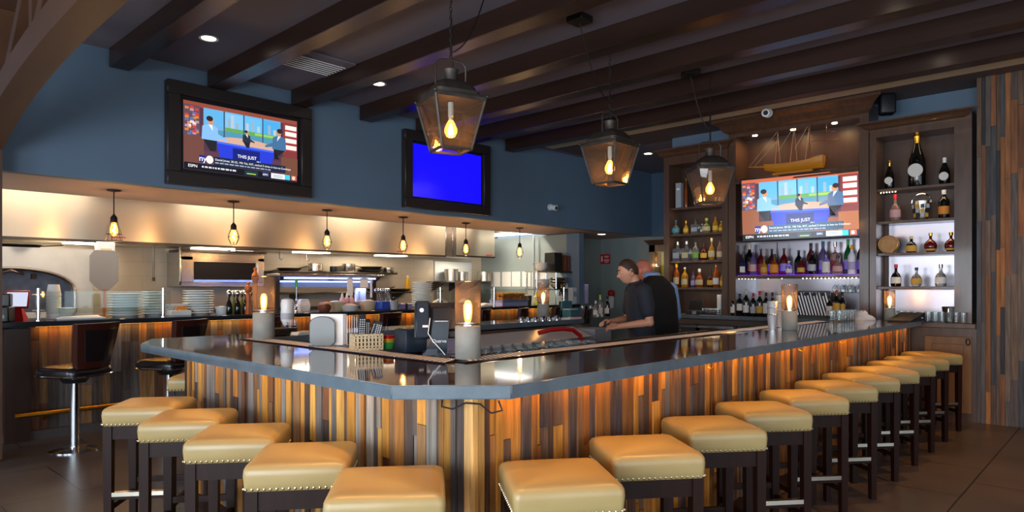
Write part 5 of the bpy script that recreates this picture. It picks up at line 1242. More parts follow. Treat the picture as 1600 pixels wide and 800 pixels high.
# ------------------------------------------------------------------ wall shelves with pots
def pot(x, y, z, r, h, m, lab, name='saucepan', handle=True):
    t = thing(name, lab, 'pot', (x, y, z + .0006))
    b = B(); b.lathe([(0, 0), (r * .92, 0), (r, .012), (r, h), (r * 1.05, h + .004), (r * .97, h), (r * .95, .014), (0, .01)], 24); obj('pot_body', b, m, t)
    if handle: b = B(); b.tube([(r, 0, h * .8), (r + .08, 0, h * .9), (r + .18, 0, h * .95)], .01, 6); obj('handle', b, m, t)
    return t
def fry(x, y, z, r, rz, lab):
    t = thing('frying_pan', lab, 'frying pan', (x, y, z + .0006), rz)
    b = B(); b.lathe([(0, 0), (r * .75, 0), (r, .045), (r * 1.01, .05), (r * .96, .048), (r * .72, .008), (0, .008)], 24); obj('pan_body', b, 'pan', t)
    b = B(); b.bar((r * .95, 0, .045), (r + .2, 0, .085), .025, .012); obj('handle', b, 'pan', t)
def wall_shelf(x0, x1, z, d, lab):
    t = thing('wall_shelf', lab, 'wall shelf', ((x0 + x1) / 2, 10.2 - d / 2, z))
    b = B(); b.box((0, 0, -.015), (x1 - x0, d, .03), bev=.004); obj('board', b, 'darksteel', t)
    for s in (-.38, .0, .38):
        x = s * (x1 - x0); b = B(); b.loft([[(x - .01, d / 2, -.03), (x + .01, d / 2, -.03), (x + .01, d / 2, -.2), (x - .01, d / 2, -.2)], [(x - .01, -d / 2 + .04, -.03), (x + .01, -d / 2 + .04, -.03), (x + .01, -d / 2 + .04, -.05), (x - .01, -d / 2 + .04, -.05)]], smooth=False); obj('bracket', b, 'darksteel', t)
wall_shelf(5.05, 7.45, 1.70, .35, 'long dark steel wall shelf with pans above the heat shelf')
wall_shelf(5.2, 7.9, 1.36, .35, 'lower dark steel wall shelf behind the heat shelf')
YS = 10.02
for px, r, lab in ((452, .19, 'black frying pan at the oven end of the upper wall shelf'), (578, .22, 'black frying pan at the far end of the upper wall shelf')): fry(on_y(px, YS), YS, 1.70, r, .3, lab)
fry(on_y(580, YS), YS, 1.755, .2, 2.8, 'black frying pan stacked on another on the wall shelf')
fry(on_y(592, YS), YS, 1.36, .22, .2, 'large black pan on the lower wall shelf')
fry(on_y(625, YS), YS, 1.36, .2, .5, 'black pan at the far end of the lower wall shelf')
for px, r, h, m, lab in ((493, .12, .13, 'steel', 'steel pot on the upper wall shelf'), (522, .07, .09, 'black', 'small black pot on the upper wall shelf'), (545, .11, .14, 'steel', 'second steel pot on the upper wall shelf')): pot(on_y(px, YS), YS, 1.70, r, h, m, lab, handle=False)
pot(on_y(607, YS), YS, 1.70, .1, .09, 'steel', 'shallow steel bowl at the end of the upper wall shelf', 'mixing_bowl', False)
t = thing('oil_bottle', 'yellow oil bottle on the wall shelf beside the plates', 'oil bottle', (on_y(637, YS), YS, 1.3606)); b = B(); b.lathe([(0, 0), (.05, 0), (.052, .01), (.052, .2), (.03, .26), (0, .26)], 18); obj('bottle_body', b, 'yellow', t); b = B(); b.cyl((0, 0, .26), (0, 0, .3), .022, n=12); obj('cap', b, 'white', t)
for i, px in enumerate((437, 478, 795)):
    if px < 700: b = B(); x = on_y(px, 9.5); b.tube([(x, 9.5, 2.0), (x, 9.5, 1.88), (x + .02, 9.47, 1.85), (x + .03, 9.44, 1.88)], .008, 6); tag(obj('utensil_hook', b, 'chrome'), 'steel hook hanging under the hood, %s from the broiler' % ORD[i], 'hook')
# shelf with pots under the second hood
wall_shelf(8.4, 9.6, 1.55, .4, 'dark shelf with stock pots under the shorter hood')
for px, r, h, lab in ((705, .14, .24, 'tall stock pot on the shelf under the shorter hood'), (722, .12, .19, 'steel pot beside the tall stock pot'), (757, .15, .2, 'wide steel pot at the end of the stock pot shelf')): pot(on_y(px, 9.95), 9.95, 1.55, r, h, 'steel', lab, 'stock_pot', False)
t = thing('white_board', 'white board on the wall above the stock pots', 'board', (9.1, 10.195, 1.76)); b = B(); b.box((0, -.01, 0), (1.0, .02, .4)); obj('sheet', b, 'white', t); b = B(); b.box((0, -.022, .2), (1.02, .01, .02)); obj('edge', b, 'greyplastic', t)
t = thing('cook_station', 'steel cook station below the wall shelves', 'cook station', (6.6, 9.75, 0)); b = B(); b.box((0, 0, .46), (5.6, .8, .92)); b.box((0, .36, 1.02), (5.6, .06, .2)); obj('body', b, 'darksteel', t); b = B(); b.box((0, -.02, .935), (5.64, .84, .03)); obj('top', b, 'steel', t)
# ------------------------------------------------------------------ heat shelf with blue lamps on the counter
YH = 8.12
t = thing('heat_shelf', 'steel pass shelf glowing with blue white lamps', 'heat lamp shelf', (0, 0, 0))
xa, xb = on_y(433, YH), on_y(584, YH)
for x in (xa, xb):
    b = B(); b.box((x, YH, (ZK + 1.6) / 2), (.05, .05, 1.6 - ZK)); obj('post', b, 'darksteel', t)
b = B(); b.box(((xa + xb) / 2, YH, 1.605), (xb - xa + .12, .34, .03), bev=.004); obj('top_shelf', b, 'steel', t)
for z, y, m in ((1.565, YH - .1, 'bluelamp'), (1.52, YH + .04, 'bluelamp')):
    b = B(); b.box(((xa + xb) / 2, y, z), (xb - xa - .1, .04, .022)); obj('lamp_tube', b, m, t)
b = B(); b.box(((xa + xb) / 2, YH + .03, 1.475), (xb - xa - .06, .05, .07), bev=.006); obj('ticket_rail', b, 'greyplastic', t)
strip_light('heat_glow', ((xa + xb) / 2, YH, 1.44), xb - xa - .1, .1, 9, (.3, .4, 1), (0, 0, 0))
for i, (px, z0, z1, wd) in enumerate(((547, 1.33, 1.57, .09), (569, 1.44, 1.57, .13), (580, 1.30, 1.55, .03))):
    b = B(); b.box((on_y(px, YH - .14), YH - .14, (z0 + z1) / 2), (wd, .004, z1 - z0)); b.box((on_y(px, YH - .14), YH - .145, z1), (wd * .5, .012, .015)); tag(obj('order_ticket', b, 'paper'), 'white order ticket hanging from the blue lit shelf, %s from the oven side' % ORD[i], 'order ticket', 'order tickets on the heat shelf')
t = thing('phone', 'white wall phone box under the blue lit shelf', 'phone', (on_y(563, YH + .05), YH + .05, 1.33)); b = B(); b.box((0, 0, 0), (.16, .06, .2), bev=.008); obj('case', b, 'white', t); b = B(); b.box((-.04, -.032, 0), (.03, .006, .12)); obj('keypad', b, 'greyplastic', t)
b = B(); x = on_y(463, YH - .1); b.cyl((x, YH - .1, 1.28), (x, YH - .1, 1.45), .01, n=8); b.mi = 1; b.cyl((x, YH - .1, 1.45), (x, YH - .1, 1.55), .018, n=8); b.mi = 2; b.ball((x, YH - .1, 1.275), .018, 10); tag(obj('ladle', b, ['chrome', 'green', 'chrome']), 'green handled ladle hanging from the blue lit shelf', 'ladle')
# ------------------------------------------------------------------ things on the kitchen counter
ZT = ZK + .0006
def K(px, Y): return on_y(px, Y), Y
def plates(px, Y, r, n, dz, lab, grp):
    x, y = K(px, Y)
    for k in range(n):
        t = thing('plate', '%s of the %s plate stack' % (('lowest' if k == 0 else 'topmost' if k == n - 1 else '%s from the bottom' % ORD[k]), lab), 'plate', (x + R.uniform(-.002, .002), y, ZT + k * dz), 0, grp)
        b = B(); b.lathe([(0, 0), (r * .7, 0), (r * .74, dz * .3), (r, dz * .82), (r, dz * .97), (r * .72, dz * .5), (0, dz * .45)], 32); obj('dish', b, 'plate', t)
        b = B(); b.tube([(r * math.cos(q * PI / 16), r * math.sin(q * PI / 16), dz * .89) for q in range(32)], dz * .07, 5, closed=True); obj('rim', b, 'plate', t)
plates(196, 7.92, .165, 9, .028, 'pale grey round leftmost', 'leftmost stack of plates on the kitchen counter')
plates(240, 8.05, .12, 9, .030, 'narrow pale second', 'second stack of plates on the kitchen counter')
plates(310, 7.95, .165, 10, .028, 'pale grey third round', 'third stack of plates on the kitchen counter')
plates(660, 8.1, .165, 13, .030, 'tall white far', 'tall stack of plates behind the till')
# sneeze guards
def guard(x0, x1, lab, posts):
    t = thing('sneeze_guard', lab, 'glass guard', (0, 0, 0)); Y = 7.62
    for x in posts:
        b = B(); b.cyl((x, Y, ZK), (x, Y, ZK + .31), .016, n=12); b.lathe([(0, 0), (.03, 0), (.03, .008), (0, .008)], 16, loc=(x, Y, ZK)); p = obj('post', b, 'chrome', t)
        for z in (.1, .25):
            b = B(); b.bar((x - .05, Y, ZK + z), (x + .05, Y, ZK + z), .012); obj('clamp', b, 'chrome', p)
    b = B(); b.box(((x0 + x1) / 2, Y + .02, ZK + .17), (x1 - x0, .008, .22)); obj('glass_panel', b, 'gtint', t)
guard(1.53, 2.75, 'clear glass guard with steel posts in front of the plates', (on_y(60, 7.62), on_y(255, 7.62)))
guard(6.45, 8.5, 'clear glass guard with steel posts beside the bread tray', (on_y(688, 7.62), on_y(772, 7.62), on_y(881, 7.62)))
# till with red tablet at the left end
x, y = K(18, 7.9)
t = thing('tablet_stand', 'tablet in a red frame on a red stand', 'tablet', (*K(27, 7.85), ZT), -.5)
b = B(); m = Matrix.Translation((0, 0, .2)) @ Matrix.Rotation(-.3, 4, 'X'); b.box((0, 0, 0), (.2, .015, .18), bev=.006, M4=m); obj('frame', b, 'red', t)
b = B(); b.box((0, -.009, 0), (.17, .002, .14), M4=m @ Matrix.Translation((0, -.0085, 0))); obj('display', b, emit('pale tablet display', (.75, .8, 1, 1), .9), t)
b = B(); b.loft([[(-.07, -.06, 0), (.07, -.06, 0), (.07, .08, 0), (-.07, .08, 0)], [(-.03, .0, .14), (.03, .0, .14), (.03, .03, .14), (-.03, .03, .14)]], smooth=False); obj('stand', b, 'red', t)
t = thing('order_printer', 'black order printer beside the red tablet', 'printer', (*K(-4, 7.68), ZT), -.4); b = B(); b.box((0, 0, .07), (.22, .22, .14), bev=.01); b.box((0, .03, .2), (.2, .1, .12), bev=.01); obj('housing', b, 'black', t); b = B(); b.box((0, -.112, .05), (.16, .004, .03)); obj('slot', b, 'darksteel', t)
x, y = K(84, 7.95)
for k in range(8):
    t = thing('paper_cup', 'white paper cup, %s from the bottom of the tall cup stack' % ORD[k], 'cup', (x, y, ZT + k * .033), 0, 'tall stack of paper cups')
    b = B(); b.lathe([(0, .11), (.045, .11), (.062, .0), (.065, 0), (.065, .006), (.048, .115), (0, .115)], 20); obj('cup_wall', b, 'paper', t); b = B(); b.tube([(.064 * math.cos(q * PI / 10), .064 * math.sin(q * PI / 10), .003) for q in range(20)], .003, 5, closed=True); obj('rolled_rim', b, 'white', t)
x, y = K(104, 7.92)
for k in range(3):
    t = thing('bowl', 'pale bowl, %s from the bottom of the small stack by the cups' % ORD[k], 'bowl', (x, y, ZT + k * .02), 0, 'small stack of bowls by the cups'); b = B(); b.lathe([(0, .0), (.04, 0), (.045, .01), (.085, .07), (.082, .072), (.04, .012), (0, .012)], 24); obj('bowl_wall', b, 'white', t); b = B(); b.lathe([(.038, 0), (.042, 0), (.042, .008), (.038, .008)], 20); obj('foot', b, 'white', t)
t = thing('paper_tray', 'low white tray of folded papers by the oven end', 'tray', (*K(125, 7.72), ZT), .0); b = B(); b.box((0, 0, .008), (.42, .14, .016), bev=.003); obj('tray_base', b, 'white', t)
b = B(); b.loft([[(-.18, -.05, .016), (.18, -.05, .016), (.18, .05, .016), (-.18, .05, .016)], [(-.17, -.045, .03), (.1, -.04, .026), (.17, .045, .036), (-.15, .04, .028)]], smooth=False); obj('papers', b, 'paper', t)
t = thing('napkin_box', 'white napkin box with an orange cloth on top', 'napkin box', (*K(279, 7.85), ZT)); b = B(); b.box((0, 0, .03), (.22, .16, .06), bev=.004); b.box((0, .05, .12), (.22, .05, .02)); b.box((0, .07, .06), (.22, .02, .12)); obj('box_body', b, 'white', t); b = B(); b.loft([[(-.05, -.05, .06), (.08, -.05, .06), (.08, .03, .06), (-.05, .03, .06)], [(-.03, -.03, .1), (.07, -.03, .11), (.06, .02, .1), (-.02, .02, .1)]]); obj('cloth', b, 'bread', t)
t = thing('ramekin', 'small white ramekin beside the oil cruets', 'ramekin', (*K(346, 7.9), ZT)); b = B(); b.lathe([(0, 0), (.06, 0), (.07, .09), (.066, .09), (.056, .01), (0, .01)], 24); obj('wall', b, 'white', t); b = B(); b.ball((0, 0, .075), .05, 12, (1, 1, .4)); obj('filling', b, 'beigeplastic', t)
for i, (px, Y) in enumerate(((358, 7.85), (365, 8.0), (371, 7.85), (378, 8.0), (384, 7.85), (391, 8.0))):
    t = thing('oil_cruet', 'glass oil cruet with silver pourer, %s from the plates' % ORD[i], 'cruet', (*K(px, Y), ZT), 0, 'oil cruets on the kitchen counter')
    b = B(); b.lathe([(0, 0), (.033, 0), (.036, .01), (.036, .09), (.028, .13), (.012, .17), (.012, .21), (0, .21)], 16); obj('flask', b, GL['olive'] if i % 2 else GL['dark'], t)
    b = B(); b.lathe([(0, .2), (.016, .2), (.034, .235), (.03, .265), (.01, .285), (0, .285)], 14); obj('pourer', b, 'chrome', t)
def mill(px, Y, h, lab):
    t = thing('pepper_mill', lab, 'pepper mill', (*K(px, Y), ZT)); s = h / .4
    b = B(); b.lathe([(0, 0), (.042, 0), (.042, .02 * s), (.03, .06 * s), (.026, .14 * s), (.032, .2 * s), (.03, .24 * s), (.022, .26 * s), (0, .26 * s)], 20); obj('body', b, 'orangewood', t)
    b = B(); b.lathe([(0, .26 * s), (.03, .265 * s), (.045, .3 * s), (.04, .34 * s), (.018, .36 * s), (.016, .37 * s), (.024, .385 * s), (.014, .4 * s), (0, .4 * s)], 20); obj('head', b, 'orangewood', t)
mill(388, 7.8, .38, 'shorter orange wooden pepper mill'); mill(399, 8.0, .56, 'taller orange wooden pepper mill')
# between the heat shelf and the bread
t = thing('salt_shaker', 'small silver shaker under the blue lit shelf', 'shaker', (*K(462, 7.8), ZT)); b = B(); b.lathe([(0, 0), (.026, 0), (.03, .03), (.018, .05), (0, .05)], 16); obj('jar', b, 'chrome', t); b = B(); b.ball((0, 0, .065), .026, 14); obj('cap', b, 'chrome', t)
t = thing('paper_bag', 'small white paper bag under the blue lit shelf', 'bag', (*K(474, 7.95), ZT)); b = B(); b.loft([[(-.06, -.05, 0), (.06, -.05, 0), (.06, .05, 0), (-.06, .05, 0)], [(-.08, -.05, .08), (.07, -.06, .08), (.08, .05, .08), (-.07, .06, .08)], [(-.05, -.02, .15), (.06, -.02, .16), (.055, .02, .15), (-.055, .02, .16)]]); obj('bag_body', b, 'cloth', t)
b = B(); b.box((0, -.012, .155), (.09, .05, .01)); obj('folded_top', b, 'paper', t)
t = thing('burger_bun', 'round brown bread roll behind the menu cards', 'bread roll', (*K(507, 7.7), ZT)); b = B(); b.lathe([(0, 0), (.06, 0), (.085, .04), (.08, .09), (.05, .12), (0, .13)], 20); obj('crust', b, 'binder', t); b = B(); b.ball((0, -.03, .1), .05, 12, (1, 1, .5)); obj('glaze', b, 'bread', t)
for i, (px, Y, r, h, m, lab) in enumerate(((525, 7.85, .12, .12, 'beigeplastic', 'cream bowl of dough under the blue lit shelf'), (546, 7.75, .13, .07, 'white', 'low white bowl behind the remotes'), (575, 7.9, .13, .12, 'beigeplastic', 'cream bread container at the end of the blue lit shelf'))):
    t = thing('serving_bowl', lab, 'bowl', (*K(px, Y), ZT)); b = B(); b.lathe([(0, 0), (r * .7, 0), (r, h), (r * .97, h), (r * .67, .01), (0, .01)], 24); obj('bowl_wall', b, m, t); b = B(); b.ball((0, 0, h * .86), r * .82, 16, (1, 1, .35)); obj('contents', b, 'beigeplastic' if i else 'cloth', t)
for i, (px, Y) in enumerate(((535, 8.0), (542, 8.02), (549, 8.0))):
    t = thing('sauce_bottle', 'pink sauce bottle with pointed tip, %s of three' % ('first', 'middle', 'last')[i], 'sauce bottle', (*K(px, Y), ZT), 0, 'pink sauce bottles'); b = B(); b.lathe([(0, 0), (.034, 0), (.036, .01), (.036, .15), (.026, .17), (0, .17)], 16); obj('bottle_body', b, LB['pink'], t); b = B(); b.lathe([(.02, .17), (.018, .185), (.005, .24), (0, .24)], 12); obj('nozzle', b, LB['cream'], t)
t = thing('utensil_tub', 'blue plastic tub full of whisks and utensils', 'utensil tub', (*K(602, 7.75), ZT)); b = B(); b.box((0, 0, .06), (.24, .16, .12), bev=.01); obj('tub', b, 'blueplastic', t)
for k in range(8):
    a = R.uniform(-.5, .5); x0 = -.09 + k * .025
    b = B(); b.cyl((x0, 0, .1), (x0 + .1 * a, .03, .26), .006, n=6); b.ball((x0 + .12 * a, .035, .27), .02, 10, (1, 1, 1.5)); obj('utensil', b, 'chrome', t)
t = thing('metal_pail', 'small grey metal pail beside the utensil tub', 'pail', (*K(616, 7.62), ZT)); b = B(); b.lathe([(0, 0), (.05, 0), (.062, .12), (.065, .125), (.06, .12), (.047, .008), (0, .008)], 20); obj('pail_wall', b, 'greyplastic', t); b = B(); b.tube([(.06 * math.cos(q * PI / 8), .0, .12 + .05 * math.sin(q * PI / 8)) for q in range(9)], .003, 5); obj('handle', b, 'chrome', t)
for k in range(6):
    t = thing('cutlery_roll', 'lilac wrapped cutlery roll, %s in the pile behind the till' % ORD[k], 'cutlery roll', (*K(634, 7.7 + .045 * (k % 3)), ZT + .022 + .04 * (k // 3)), 0, 'cutlery rolls behind the till'); b = B(); b.cyl((-.1, 0, 0), (.1, 0, 0), .021, n=10); obj('napkin', b, LB['lilac'], t); b = B(); b.cyl((-.02, 0, 0), (.02, 0, 0), .0225, n=10); obj('band', b, LB['navy'] if 'navy' in LB else 'navy', t)
def towels(px, Y, w, h, lab):
    t = thing('folded_towels', lab, 'towels', (*K(px, Y), ZT)); b = B(); rings = []
    for j in range(10):
        v = j / 9; rings.append([(w / 2 * (1 - .85 * v ** 2.5) * (abs(math.cos(a)) ** .6 * (1 if math.cos(a) > 0 else -1)) + .008 * math.sin(3 * a + j), .09 * (1 - .8 * v ** 2.5) * math.sin(a) + .008 * math.cos(5 * a + j * 2), h * v + .006 * math.sin(4 * a + j * 1.5) * (j > 0)) for a in [k * PI / 14 for k in range(28)]])
    b.loft(rings); obj('cloths', b, 'cloth', t); b = B(); b.box((0, -.01, .01), (w * .9, .17, .02), bev=.006); obj('fold', b, 'cloth', t)
towels(688, 7.7, .36, .14, 'heap of white towels behind the till screen'); towels(725, 7.75, .3, .13, 'heap of white towels behind the near mesh lamp'); towels(757, 7.84, .3, .05, 'flat white towel over a dark chair back')
# bread tray
t = thing('food_tray', 'grey plastic tray heaped with golden bread', 'food tray', (*K(795, 7.85), ZT)); b = B()
W, D, H = .62, .3, .1
for p, d in (((0, 0, .006), (W, D, .012)), ((0, -D / 2, H / 2), (W, .012, H)), ((0, D / 2, H / 2), (W, .012, H)), ((-W / 2, 0, H / 2), (.012, D, H)), ((W / 2, 0, H / 2), (.012, D, H))): b.box(p, d)
b.box((0, -D / 2 - .01, H), (W + .04, .03, .012)); obj('tray_walls', b, LB['lilac'], t)
i = 0
for a in range(7):
    for c in range(3):
        for l in range(3):
            q = thing('bread_roll', 'golden bread piece, %s along row %s %s the grey tray' % (ORD[a], ('one', 'two', 'three')[c], ('low in', 'midway up', 'on top of')[l]), 'bread', (t.location.x - .24 + a * .08 + R.uniform(-.01, .01), t.location.y - .09 + c * .09, ZT + .05 + l * .068), R.uniform(0, 3), 'golden bread pieces in the grey tray')
            b = B(); b.ball((0, 0, 0), .045, 10, (1.1, .85, .85)); obj('crust', b, 'bread', q)
t = thing('steel_pail', 'steel container beside the bread tray', 'container', (*K(824, 7.95), ZT)); b = B(); b.lathe([(0, 0), (.07, 0), (.08, .16), (.076, .16), (.066, .01), (0, .01)], 20); obj('wall', b, 'darksteel', t); b = B(); b.ball((0, 0, .14), .07, 12, (1, 1, .5)); obj('contents', b, 'bread', t)
for i, (px, Y, h, m, c, lab) in enumerate(((838, 7.7, .18, 'beigeplastic', 'lime', 'cream squeeze bottle with lime top beside the bread'), (847, 7.8, .2, 'silver', 'lime', 'silver squeeze bottle with lime top'), (853, 7.62, .16, 'pink', 'white', 'pink squeeze bottle at the end of the counter'))):
    t = thing('squeeze_bottle', lab, 'squeeze bottle', (*K(px, Y), ZT)); b = B(); b.lathe([(0, 0), (.045, 0), (.048, .01), (.048, h * .8), (.03, h * .9), (0, h * .9)], 16); obj('bottle_body', b, LB[m] if m in LB else m, t); b = B(); b.lathe([(.03, h * .9), (.026, h), (.006, h * 1.3), (0, h * 1.3)], 12); obj('nozzle', b, c, t)
t = thing('lime_box', 'lime green box below the squeeze bottles', 'box', (*K(842, 7.56), ZT)); b = B(); b.box((0, 0, .03), (.14, .08, .06), bev=.004); obj('carton', b, 'lime', t); b = B(); b.box((0, 0, .062), (.13, .07, .006)); obj('lid', b, 'lime', t)
# ------------------------------------------------------------------ grey wall at the end of the kitchen
xw = 9.9
for i, (px, w) in enumerate(((774, 15), (791, 14), (806, 13), (822, 13), (836, 10), (848, 11))):
    y = on_x(px, xw - .01); d = dep(xw, y); b = B(); b.box((xw - .002, y, 1.6), (.008, w * d / FOC * 1.35, .30)); b.box((xw - .008, y, 1.73), (.006, .05, .02))
    tag(obj('posted_sheet', b, 'paper'), 'white sheet posted on the grey kitchen wall, %s from the hood' % ORD[i], 'paper sheet', 'white sheets posted on the grey wall')
t = thing('light_fixture', 'long bright light fixture over the grey kitchen wall', 'light fixture', (9.75, 9.15, 2.5)); b = B(); b.box((0, 0, .05), (.2, 1.9, .05)); obj('housing', b, 'white', t); b = B(); b.box((0, 0, .0), (.16, 1.8, .05), bev=.01); obj('diffuser', b, 'coolwhite', t)
b = B(); x = on_y(834, 8.6); b.cyl((x, 8.6, 0), (x, 8.6, SOF + .55), .022, n=12); b.lathe([(0, 0), (.05, 0), (.05, .012), (0, .012)], 16, loc=(x, 8.6, 1.9)); tag(obj('conduit_pipe', b, 'greyplastic'), 'thin vertical grey pipe before the posted sheets', 'pipe')
# shelf unit with bowls and binders
YS2 = 7.9
def KX(px): return on_y(px, YS2)
sx0, sx1, sx2 = KX(830), KX(861), KX(903)
t = thing('shelf_unit', 'steel two tier shelf unit with bowls and binders', 'shelf unit', (0, 0, 0))
zs1, zs2 = hgt(424, sx1, YS2), hgt(451, sx1, YS2)
for x in (sx0 + .02, sx1, sx2 - .05):
    for dy in (-.12, .12):
        b = B(); b.cyl((x, YS2 + dy, ZK), (x, YS2 + dy, zs1), .014, n=8); obj('post', b, 'chrome', t)
for z in (zs1, zs2):
    b = B(); b.box(((sx0 + sx1) / 2, YS2, z - .012), (sx1 - sx0, .3, .024)); obj('shelf', b, 'steel', t)
    b = B(); b.box(((sx2 + sx1) / 2, YS2, z - .012), (sx2 - sx1 - .005, .3, .024)); obj('shelf', b, 'darksteel', t)
for px, z, r, h, m, lab in ((845, zs1, .12, .14, 'white', 'white bowls on the upper tier of the shelf unit'), (847, zs2, .14, .16, 'white', 'white bowls on the lower tier of the shelf unit'), (872, zs2, .16, .19, 'steel', 'large steel bowls on the lower tier of the shelf unit')):
    for k in range(3):
        t = thing('mixing_bowl', ('lowest of the ', 'middle of the ', 'topmost of the ')[k] + lab, 'bowl', (KX(px), YS2, z + .0006 + k * h * .27)); b = B(); hh = h * .5; b.lathe([(0, 0), (r * .5, 0), (r * .8, hh * .4), (r, hh), (r * .97, hh), (r * .76, hh * .42), (r * .46, .01), (0, .01)], 24); obj('bowl_wall', b, m, t); b = B(); b.tube([(r * math.cos(q * PI / 12), r * math.sin(q * PI / 12), hh) for q in range(24)], .006, 5, closed=True); obj('rolled_rim', b, m, t)
b_ = ((864, 'black', .22, .34, 'wide black binder on top of the shelf unit'), (876, 'binder', .05, .30, 'brown binder beside the wide black binder'), (881, 'binder', .06, .29, 'second brown binder on top of the shelf unit'), (887, 'binder', .06, .29, 'third brown binder on top of the shelf unit'), (893, 'binder', .07, .29, 'fourth brown binder on top of the shelf unit'), (899, 'white', .04, .33, 'white binder at the end of the shelf unit top'))
for px, m, w, h, lab in b_:
    t = thing('binder', lab, 'binder', (KX(px), YS2 - .01, zs1 + .0006)); b = B(); b.box((0, 0, h / 2), (w, .24, h), bev=.005); obj('cover', b, m, t); b = B(); b.box((0, .01, h / 2), (w * .7, .236, h * .94 + .012)); obj('pages', b, 'paper', t)
bottle(KX(886), YS2 - .02, zs2, .04, .2, 'squat', 'white', 'white bottle on the lower tier of the shelf unit', None, 'white', 'kitchen bottles')
bottle(KX(864), YS2 - .2, ZK, .045, .36, 'wine', 'dark', 'wine bottle with white label under the shelf unit', 'white', 'gold', 'kitchen bottles')
for px, w, h, d, z, m, lab, nm in ((882, .16, .3, .1, ZT, 'white', 'white boxed carton standing under the shelf unit', 'carton'), (897, .1, .36, .2, ZT, LB['lilac'], 'lilac file box at the end of the shelf unit', 'file_box')):
    t = thing(nm, lab, 'box', (KX(px), YS2 - .2, z)); b = B(); b.box((0, 0, h / 2), (w, d, h), bev=.004); obj('carton_body', b, m, t); b = B(); b.box((0, -d / 2 - .001, h * .6), (w * .6, .002, h * .3)); obj('label', b, 'greyplastic', t)
x = on_y(891, 5.0)
t = thing('file_box', 'teal open file box on the far arm of the bar', 'file box', (x, 5.0, ZC + .0006)); b = B(); b.box((0, 0, .05), (.19, .16, .1), bev=.004); b.box((0, .06, .1), (.19, .03, .2), bev=.003); obj('case', b, 'teal', t); b = B(); b.box((0, 0, .103), (.16, .1, .01)); obj('papers', b, 'paper', t)
t = thing('paper_pad', 'white pad with a red strip on the far arm', 'paper pad', (on_y(893, 4.84), 4.84, ZC + .0006), .1); b = B(); b.box((0, 0, .008), (.26, .12, .016)); obj('sheets', b, 'paper', t); b = B(); b.box((.08, -.02, .019), (.09, .05, .006)); obj('strip', b, 'red', t)
for i, px in enumerate((910, 922)):
    wine_glass(on_y(px, 4.8), 4.8, ZC + .0006, 'wine glass on the far arm, %s beside the white pad' % ('first', 'second')[i], 'wine glasses on the far arm', s=.8)
for i in range(6):
    x = on_y(815 + i * 11, 4.86); t = thing('condiment_jar', 'small steel condiment jar on the far arm, %s from the mesh lamp' % ORD[i], 'jar', (x, 4.86, ZC + .0006), 0, 'condiment jars on the far arm'); b = B(); b.lathe([(0, 0), (.03, 0), (.032, .035), (.028, .04), (0, .04)], 14); obj('jar', b, 'chrome', t); b = B(); b.cyl((0, 0, .04), (0, 0, .046), .026, n=12); obj('lid', b, 'darksteel', t)
# signs and things in the passage
d_ = ray(945.5); xs = 11.69; y = on_x(945.5, xs)
t = thing('wall_sign', 'small red sign with white arrow on the passage wall', 'sign', (xs, y, 2.03), RZX); b = B(); b.box((0, -.004, 0), (.26, .008, .21)); obj('panel', b, 'redsign', t)
b = B(); b.box((-.075, -.009, .02), (.03, .002, .08)); b.prism([(-.105, -.02), (-.045, -.02), (-.075, -.06)], .0081, .0095, M4=Matrix.Rotation(PI / 2, 4, 'X')); 
for z, w in ((.06, .12), (.035, .09), (-.01, .13), (-.035, .13), (-.065, .1)): b.box((.04, -.009, z), (w, .002, .012))
obj('white_marks', b, 'signwhite', t)
t = thing('extinguisher', 'red topped extinguisher with white tag on the passage wall', 'extinguisher', (11.62, on_x(955, 11.62), 1.0), RZX); b = B(); b.lathe([(0, 0), (.06, 0), (.065, .02), (.065, .22), (.03, .27), (0, .27)], 18); obj('cylinder', b, 'cloth', t); b = B(); b.ball((0, 0, .31), .075, 16); obj('red_head', b, 'red', t); b = B(); b.box((0, .05, .15), (.05, .08, .3)); obj('bracket', b, 'darksteel', t)
x = 10.6; y0, y1 = on_x(1043, x) - .35, on_x(1014, x)
t = thing('display_hutch', 'dark wood glass fronted hutch beyond the narrow cabinet', 'hutch', (x, (y0 + y1) / 2, 0), RZX); W = y1 - y0
b = B(); b.box((-W / 2 + .06, .15, 1.1), (.12, .3, 2.2)); b.box((W / 2 - .06, .15, 1.1), (.12, .3, 2.2)); b.box((0, .15, 2.15), (W, .3, .14)); b.box((0, .15, .45), (W, .3, .9)); b.box((0, .29, 1.1), (W, .02, 2.2)); obj('case', b, 'walnut', t)
b = B(); b.loft([[(-W / 2, 0, 2.2), (W / 2, 0, 2.2), (W / 2, .3, 2.2), (-W / 2, .3, 2.2)], [(-W / 2 - .07, -.07, 2.29), (W / 2 + .07, -.07, 2.29), (W / 2 + .07, .3, 2.29), (-W / 2 - .07, .3, 2.29)]], smooth=False); obj('crown', b, 'walnut', t)
b = B(); b.box((0, .02, 1.5), (W - .24, .008, 1.18)); obj('glass_door', b, 'gtint', t)
b = B(); b.box((0, .24, 1.5), (W - .24, .02, 1.18)); obj('backing', b, 'lime', t)
b = B(); b.ball((.0, .12, 1.95), .045, 12, (1, 1, 1.3)); obj('lamp', b, 'bulb', t)
